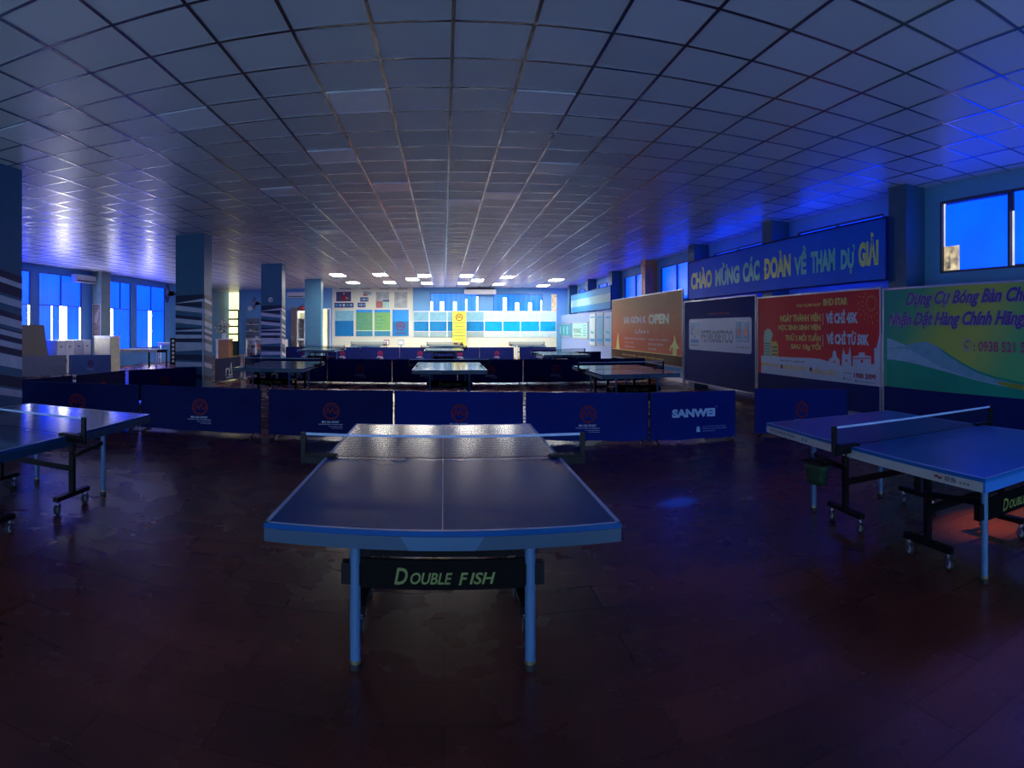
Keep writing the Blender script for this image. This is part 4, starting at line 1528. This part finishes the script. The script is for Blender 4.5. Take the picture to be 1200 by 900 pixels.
# ------------------------------------------------------------------ far left corner: lit glass door, plants, counters, shelves
X0, z0, X1, z1 = farbox(267.5, 342.5, 280, 411, None, Y=35.15)
d = bpy.data.objects.new('door_1', None)
COL.objects.link(d)
d.location = (X0, 35.15, 0)
struct(d, 'yellow lit glass door with panes in the far left recess', 'door')
w = X1 - X0
zs = [on_y(274, yy, 35.15)[1] for yy in (363.5, 374, 382.5, 391.5, 400.5)]
f = MB()
olive = mat('olive door frame', (.05, .055, .025), .6)
f.box(0, -.05, 0, .06, 0, zs[0], olive).box(w - .06, -.05, 0, w, 0, zs[0], olive)
for z in zs:
    f.box(.06, -.05, z - .05, w - .06, 0, z + .05, olive)
f.build('door_frame', d)
for a, c_ in zip(zs, zs[1:]):
    MB().box(.06, -.03, c_ + .05, w - .06, -.01, a - .05, door_light).build('pane', d)
MB().box(0, -.03, zs[0] + .03, w, -.01, z1, door_light).build('fanlight', d)
MB().box(.06, -.03, .02, w - .06, -.01, zs[-1] - .03, mat('door lower panel', (.3, .33, .25), .5)).build('door_panel', d)
# wooden counter and flowers
wood = mat('orange wood', (.30, .13, .045), .45, vary=.2, scale=8)
X, Y = -11.6, 30.2
t = thing('counter', 'small wooden counter with white top in the far left corner', 'counter', (X, Y, 0))
MB().box(-.35, -.3, 0, .35, .3, 1.0, wood, .01).build('body', t)
MB().box(-.45, -.38, 1.0, .40, .38, 1.05, white_paint, .01).build('top', t)
MB().box(-.36, -.42, .0, -.24, -.34, 1.0, white_paint).build('leg', t)
t = thing('flower_arrangement', 'pale flower arrangement standing on the wooden counter', 'flowers', (X - .05, Y, 1.05))
MB().lathe((0, 0, 0), [(.08, 0), (.12, .1), (.10, .28), (.07, .30)], white_paint, 14).build('vase', t)
g_, h_ = MB(), MB()
leafm = mat('grey green leaf', (.16, .22, .16), .6, vary=.3)
petal = mat('pale petal', (.62, .60, .56), .6, vary=.15)
pink = mat('dusty pink petal', (.5, .22, .2), .6)
rnd = random.Random(3)
for k in range(46):
    a, e_ = rnd.uniform(0, 2 * PI), rnd.uniform(.2, 1.4)
    L = rnd.uniform(.35, .85)
    q = Vector((math.cos(a) * math.cos(e_) * L * .7, math.sin(a) * math.cos(e_) * L * .7, .28 + math.sin(e_) * L))
    g_.tube((0, 0, .25), q, .006, leafm, 5)
    s_ = Vector((-math.sin(a), math.cos(a), 0)) * .05
    g_.add([q - s_, q + Vector((0, 0, .10)), q + s_, q - Vector((0, 0, .10))], [(0, 1, 2, 3)], leafm)
    r_ = rnd.uniform(.03, .07)
    h_.lathe(q, [(.001, -r_), (r_, -r_ * .2), (r_ * .8, r_ * .6), (.001, r_ * .3)], pink if k % 6 == 0 else petal, 8)
g_.build('stems', t)
h_.build('blossoms', t)


# display counters (white, with glass fronts)
def display_counter(label, x, y, w, rz=0.0, h=1.0):
    t = thing('display_counter', label, 'display counter', (x, y, 0), rz)
    c = MB()
    c.box(-w / 2, -.25, 0, w / 2, .25, .10, white_paint)
    c.box(-w / 2, -.25, h - .04, w / 2, .25, h, white_paint)
    c.box(-w / 2, .22, .1, w / 2, .25, h - .04, white_paint)
    for x_ in (-w / 2, -.02, w / 2 - .04):
        c.box(x_, -.25, .1, x_ + .04, .22, h - .04, white_paint)
    c.build('body', t)
    MB().box(-w / 2 + .04, -.22, h * .5, w / 2 - .04, .22, h * .5 + .02, white_paint).build('shelf', t)
    return t


display_counter('white display counter left of the third column', -10.1, 31.2, 1.1, h=1.02)
display_counter('white display counter beside the hanging shoe board', -8.95, 31.2, 1.1, h=1.02)
goods = MB()
rnd = random.Random(9)
cols_ = [mat('goods dark', (.03, .035, .06), .5), mat('goods red', (.35, .08, .07), .5), mat('goods blue', (.05, .15, .4), .5), mat('goods white', (.6, .62, .65), .5), mat('goods tan', (.3, .2, .12), .5)]
i = 0
for cx_ in (-10.1, -8.95):
    for z_ in (.10, .53):
        for k in range(4):
            xx = cx_ - .40 + k * .25 + (.04 if k > 1 else 0)
            o = thing('shoe_box', '%s box in the far white display counters, %s shelf, %s from the left' % (['dark', 'red', 'blue', 'white', 'tan'][i % 5], 'lower' if z_ < .3 else 'upper', ORD[k] if cx_ < -10 else ORD[k + 4]), 'box', (xx, 31.2, z_ + .003), 0, 'boxes in the display counters')
            mm = cols_[i % 5]
            hh = rnd.uniform(.10, .19)
            MB().box(-.09, -.12, 0, .09, .12, hh, mm, .004).build('carton', o)
            MB().box(-.094, -.124, hh, .094, .124, hh + .03, mm).build('lid', o)
            i += 1
# hanging board of shoes and bags
X0, z0, X1, z1 = farbox(289, 373, 304.5, 399, None)
t = thing('display_board', 'dark grey display board for goods left of the third column', 'display board', ((X0 + X1) / 2, FAR - .03, 0))
w = X1 - X0
bd = mat('grey board', (.16, .19, .25), .6)
MB().box(-w / 2, -.03, z0, w / 2, 0, z1, bd).build('panel', t)
sh_ = MB()
nr = 3
for k in range(nr):
    z_ = z0 + .12 + k * (z1 - z0 - .1) / nr
    sh_ = MB().box(-w / 2, -.22, z_, w / 2, -.03, z_ + .02, white_paint).build('shelf', t)
    for q in range(4):
        xx = (X0 + X1) / 2 - w / 2 + .10 + q * w / 4.4
        mm = cols_[(q + k * 2) % 5]
        o = thing('sports_shoe', '%s sports shoe on the grey display board, %s shelf, %s from the left' % (['dark', 'red', 'blue', 'white', 'tan'][(q + k * 2) % 5], ['lower', 'middle', 'upper'][k], ORD[q]), 'shoe', (xx, FAR - .15, z_ + .023), 0, 'shoes on the display board')
        u = MB()
        prof = [(-.06, 0), (.09, 0), (.10, .03), (.05, .07), (.0, .10), (-.06, .12)]
        n_ = len(prof)
        u.add([(px, -.035, .018 + pz) for px, pz in prof] + [(px, .035, .018 + pz) for px, pz in prof],
              [tuple(range(n_)), tuple(range(2 * n_ - 1, n_ - 1, -1))] + [(a, n_ + a, n_ + (a + 1) % n_, (a + 1) % n_) for a in range(n_)], mm)
        u.build('upper', o)
        MB().box(-.065, -.04, 0, .105, .04, .018, white_paint, .004).build('sole', o)
# tall cabinets near the farthest column
brown = mat('brown cabinet side', (.10, .085, .075), .5)
X0, z0, X1, z1 = farbox(341, 360.5, 347.5, 408, None, Y=31.9)
t = thing('cabinet', 'tall brown cabinet beside the lit shoe cabinet', 'cabinet', ((X0 + X1) / 2, 32.1, 0))
MB().box((X0 - X1) / 2, -.25, 0, (X1 - X0) / 2, .6, z1, brown, .01).build('body', t)
MB().box((X0 - X1) / 2 + .03, -.262, .1, (X1 - X0) / 2 - .03, -.25, z1 - .05, brown).build('door', t)
X0, z0, X1, z1 = farbox(347.8, 365, 357.5, 408, None, Y=31.9)
t = thing('display_cabinet', 'lit white glass display cabinet with shelves left of the farthest column', 'display cabinet', ((X0 + X1) / 2, 32.1, 0))
w = X1 - X0
c = MB()
c.box(-w / 2, .5, 0, w / 2, .55, z1, wall_pale).box(-w / 2, -.2, 0, -w / 2 + .05, .5, z1, white_paint).box(w / 2 - .05, -.2, 0, w / 2, .5, z1, white_paint).box(-w / 2, -.2, z1, w / 2, .55, z1 + .05, white_paint).box(-w / 2 + .05, -.2, .95, w / 2 - .05, .5, 1.05, white_paint)
c.build('body', t)
for k in range(4):
    z_ = 1.05 + .27 + k * .27
    if z_ < z1 - .1:
        MB().box(-w / 2 + .05, -.15, z_, w / 2 - .05, .5, z_ + .02, white_paint).build('shelf', t)
MB().box(-w / 2 + .06, -.05, z1 - .035, w / 2 - .06, .1, z1 - .005, glow('cabinet strip light', (1, .95, .6), 6, .02)).build('strip_light', t)
zc = z1 + .05
xc = (X0 + X1) / 2
t = thing('sports_bag', 'red and dark bag lying on top of the display cabinet', 'bag', (xc, 32.1, zc))
bm = bmesh.new()
bmesh.ops.create_uvsphere(bm, u_segments=14, v_segments=8, radius=1)
for v in bm.verts:
    v.co = Vector((v.co.x * .20, v.co.y * .14, max(-.0, .13 + v.co.z * .13)))
b_ = MB()
b_.bm(bm, mat('red bag', (.42, .05, .05), .6), True)
b_.build('body', t)
MB().tube((-.1, 0, .24), (-.05, 0, .33), .012, black_steel, 6).tube((-.05, 0, .33), (.06, 0, .33), .012, black_steel, 6).tube((.06, 0, .33), (.1, 0, .24), .012, black_steel, 6).build('handle', t)
# lit doorway right of the farthest column
X0, z0, X1, z1 = farbox(378, 362.5, 386.5, 419, None)
d = bpy.data.objects.new('door_2', None)
COL.objects.link(d)
d.location = (X0, FAR, 0)
struct(d, 'yellow lit door right of the farthest column', 'door')
w = X1 - X0
MB().box(-.05, -.05, 0, 0, 0, z1, white_paint).box(w, -.05, 0, w + .05, 0, z1, white_paint).box(-.05, -.05, z1, w + .05, 0, z1 + .06, white_paint).build('door_frame', d)
MB().box(0, -.03, 0, w * .62, -.01, z1, glow('soft yellow lit glass', (1, .92, .5), .8, .3, 3)).build('pane', d)
MB().box(w * .64, -.035, .0, w * .82, -.01, z1 - .1, mat('door edge grey', (.2, .2, .2), .5)).build('door_leaf', d)
# little stands before the far wall
for (x, nm, lb, c1, c2) in ((453, 'scoreboard', 'small red and white score stand before the far wall', red_ink, white_paint), (470, 'stand', 'small blue and white stand before the far wall', sky, white_paint)):
    X, z = on_y(x, 401, 32.3)
    t = thing(nm, lb, 'score stand', (X, 32.3, 0))
    MB().box(-.16, -.12, 0, .16, .12, .03, black_steel, .005).tube((0, 0, .03), (0, 0, .72), .02, black_steel, 8).build('pole', t)
    MB().box(-.15, -.02, .70, .15, .02, .98, c1, .005).build('board', t)
    MB().box(-.12, -.026, .74, -.01, -.021, .94, c2).box(.01, -.026, .74, .12, -.021, .94, c2).build('digit_card', t)
# corner door at the far right
X0, z0, X1, z1 = farbox(646.5, 345, 652.3, 366, None)
d = MB().box(X0, FAR - .03, z0, X1, FAR - .01, z1, daylight_soft).build('window_20')
struct(d, 'narrow bright pane in the far right corner', 'window')

# ------------------------------------------------------------------ bright bay on the left
# board leaning on the wall
bw = mat('brown board', (.14, .125, .085), .6, vary=.1)
t = thing('board', 'brown board leaning against the left windows', 'board', (-12.78, 15.75, 0), 0)
o = MB().box(-.02, -.75, 0, .02, .75, 1.75, bw).build('panel', t)
o.rotation_euler = (0, -.16, 0)
o2 = MB().box(-.025, -.78, 0, .025, -.75, 1.78, white_paint).build('edge_strip', t)
o2.rotation_euler = (0, -.16, 0)


def low_cabinet(label, y0, y1, h):
    t = thing('cabinet', label, 'cabinet', (LEFT + .02, (y0 + y1) / 2, 0), PI / 2)
    w = y1 - y0
    MB().box(-w / 2, -.5, 0, w / 2, 0, h, white_paint, .008).build('body', t)
    for s in (-1, 1):
        dd = MB().box(s * w / 4 - w / 4 + .015, -.515, .04, s * w / 4 + w / 4 - .015, -.50, h * .60, white_paint, .004).build('door', t)
        MB().box(s * .06 - .008, -.53, h * .30, s * .06 + .008, -.515, h * .42, black_steel).build('handle', dd)
        dr = MB().box(s * w / 4 - w / 4 + .015, -.515, h * .63, s * w / 4 + w / 4 - .015, -.50, h - .03, white_paint, .004).build('drawer', t)
        MB().box(s * w / 4 - .06, -.53, h * .79, s * w / 4 + .06, -.515, h * .82, black_steel).build('handle', dr)


low_cabinet('low white cabinet under the left window, next to the brown board', 16.75, 17.75, 1.18)
low_cabinet('low white cabinet under the left window, next to the cream carton', 17.8, 18.9, 1.18)
t = thing('carton', 'cream carton box standing by the low cabinets', 'box', (-12.0, 19.0, 0))
cream = mat('cream carton', (.62, .60, .42), .6)
MB().box(-.35, -.35, 0, .35, .35, 1.25, cream, .01).build('body', t)
MB().box(-.36, -.36, 1.25, .36, .36, 1.33, white_paint, .006).build('lid', t)


def plain_table(label, x, y, w, d, h, rz, topm, legm):
    t = thing('table', label, 'table', (x, y, 0), rz)
    MB().box(-w / 2, -d / 2, h - .03, w / 2, d / 2, h, topm, .004).build('tabletop', t)
    MB().box(-w / 2 + .06, -d / 2 + .06, h - .12, w / 2 - .06, -d / 2 + .09, h - .03, legm).box(-w / 2 + .06, d / 2 - .09, h - .12, w / 2 - .06, d / 2 - .06, h - .03, legm).build('rail', t)
    for sx in (-1, 1):
        for sy in (-1, 1):
            MB().box(sx * (w / 2 - .08) - .02, sy * (d / 2 - .08) - .02, 0, sx * (w / 2 - .08) + .02, sy * (d / 2 - .08) + .02, h - .03, legm).build('leg', t)
    for sx in (-1, 1):
        MB().box(sx * (w / 2 - .08) - .012, -d / 2 + .1, .25, sx * (w / 2 - .08) + .012, d / 2 - .1, .28, legm).build('stretcher', t)
    return t


plain_table('long pale table with white frame by the left windows', -11.5, 20.35, 1.7, .8, .80, .5, wall_pale, white_paint)
plain_table('dark topped table between the pale table and the black rack', -11.6, 22.35, .9, .6, .72, .4, black_steel, black_steel)
plain_table('small white table in the corner by the last left window', -12.4, 24.95, 1.0, .6, .95, .2, white_paint, white_paint)
# black rack of rolled goods
t = thing('display_rack', 'black rack of shining rolls beside the second column', 'rack', (-11.45, 23.9, 0), .45)
c = MB()
c.box(-.3, -.15, 0, -.27, .15, 1.15, black_steel).box(.27, -.15, 0, .3, .15, 1.15, black_steel).box(-.3, -.15, 1.15, .3, .15, 1.18, black_steel).box(-.27, .13, 0, .27, .15, 1.15, black_steel)
c.build('body', t)
for k in range(6):
    MB().box(-.27, -.15, .08 + k * .18, .27, .13, .09 + k * .18, black_steel).build('shelf', t)
roll_m = mat('silver roll', (.55, .55, .5), .3, metal=.6)
cr, sr = math.cos(.45), math.sin(.45)
for k in range(6):
    for q in range(3):
        lx = -.17 + q * .17
        o = MB().tube((0, -.13, 0), (0, .10, 0), .06, roll_m, 12).build('roll', loc=(-11.45 + lx * cr, 23.9 + lx * sr, .09 + k * .18 + .061), rz=.45)
        tag(o, 'silver roll in the black rack, %s shelf from the bottom, %s from the left' % (ORD[k], ORD[q]), 'roll', 'rolls in the black rack')
# green pouch hanging at the right table
t = thing('ball_pouch', 'dark green ball pouch hanging under the bright blue table', 'pouch', (2.87, 3.98, .41), .1)
bm = bmesh.new()
bmesh.ops.create_cube(bm, size=1)
bmesh.ops.subdivide_edges(bm, edges=bm.edges[:], cuts=3, use_grid_fill=True)
for v in bm.verts:
    k = 1 - .25 * (abs(v.co.x) * 2) ** 2
    taper = .8 + .4 * (v.co.z + .5)
    v.co = Vector((v.co.x * .10 * taper, v.co.y * .22 * taper * k, v.co.z * .17))
b_ = MB()
b_.bm(bm, mat('dark green cloth', (.005, .035, .013), .7, vary=.4, scale=20), True)
b_.build('bag', t)
MB().box(-.06, -.13, .083, .06, .13, .10, black_steel, .004).tube((0, -.10, .10), (0, -.10, .19), .006, black_steel, 6).tube((0, .10, .10), (0, .10, .19), .006, black_steel, 6).build('strap', t)

# ------------------------------------------------------------------ light
w_ = bpy.data.worlds.new('World')
scene.world = w_
w_.use_nodes = True
w_.node_tree.nodes['Background'].inputs['Color'].default_value = (.35, .5, 1, 1)
w_.node_tree.nodes['Background'].inputs['Strength'].default_value = .02


def spot(name, loc, target, col, power, size, blend=.5, rad=.05):
    l = bpy.data.lights.new(name, 'SPOT')
    l.color = col
    l.energy = power
    l.spot_size = size
    l.spot_blend = blend
    l.shadow_soft_size = rad
    o = bpy.data.objects.new(name, l)
    COL.objects.link(o)
    o.location = loc
    d_ = Vector(target) - Vector(loc)
    o.rotation_euler = d_.to_track_quat('-Z', 'Y').to_euler()
    return o


spot('low_sun_patch', (6.7, 2.2, 3.0), (4.02, 2.95, 0), (1, .52, .16), 620, .24, 1.0, 0)
spot('blue_window_beam', (6.2, 6.2, 3.3), (2.10, 5.08, 0), (.0, .06, 1), 6500, .062, 1.0, 0)
spot('blue_window_glow', (6.6, 1.0, 3.3), (2.25, 1.5, 0), (.03, .10, 1), 1500, .2, 1.0, 0)

# ------------------------------------------------------------------ camera: cylindrical panorama
cam = bpy.data.cameras.new('Camera')
co = bpy.data.objects.new('Camera', cam)
COL.objects.link(co)
co.location = (0, 0, EYE)
co.rotation_euler = (PI / 2, 0, 0)
cam.type = 'PANO'
cam.panorama_type = 'CENTRAL_CYLINDRICAL'
cam.central_cylindrical_radius = 1.0
cam.central_cylindrical_range_u_min = (0 - CX) / F
cam.central_cylindrical_range_u_max = (1200 - CX) / F
cam.central_cylindrical_range_v_min = (HY - 900) / F
cam.central_cylindrical_range_v_max = HY / F
cam.clip_start = .02
cam.clip_end = 200
scene.camera = co
scene.view_settings.view_transform = 'Standard'
scene.view_settings.look = 'None'
scene.view_settings.exposure = 0.6
scene.cycles.use_denoising = True
scene.cycles.max_bounces = 8
scene.cycles.sample_clamp_indirect = 6
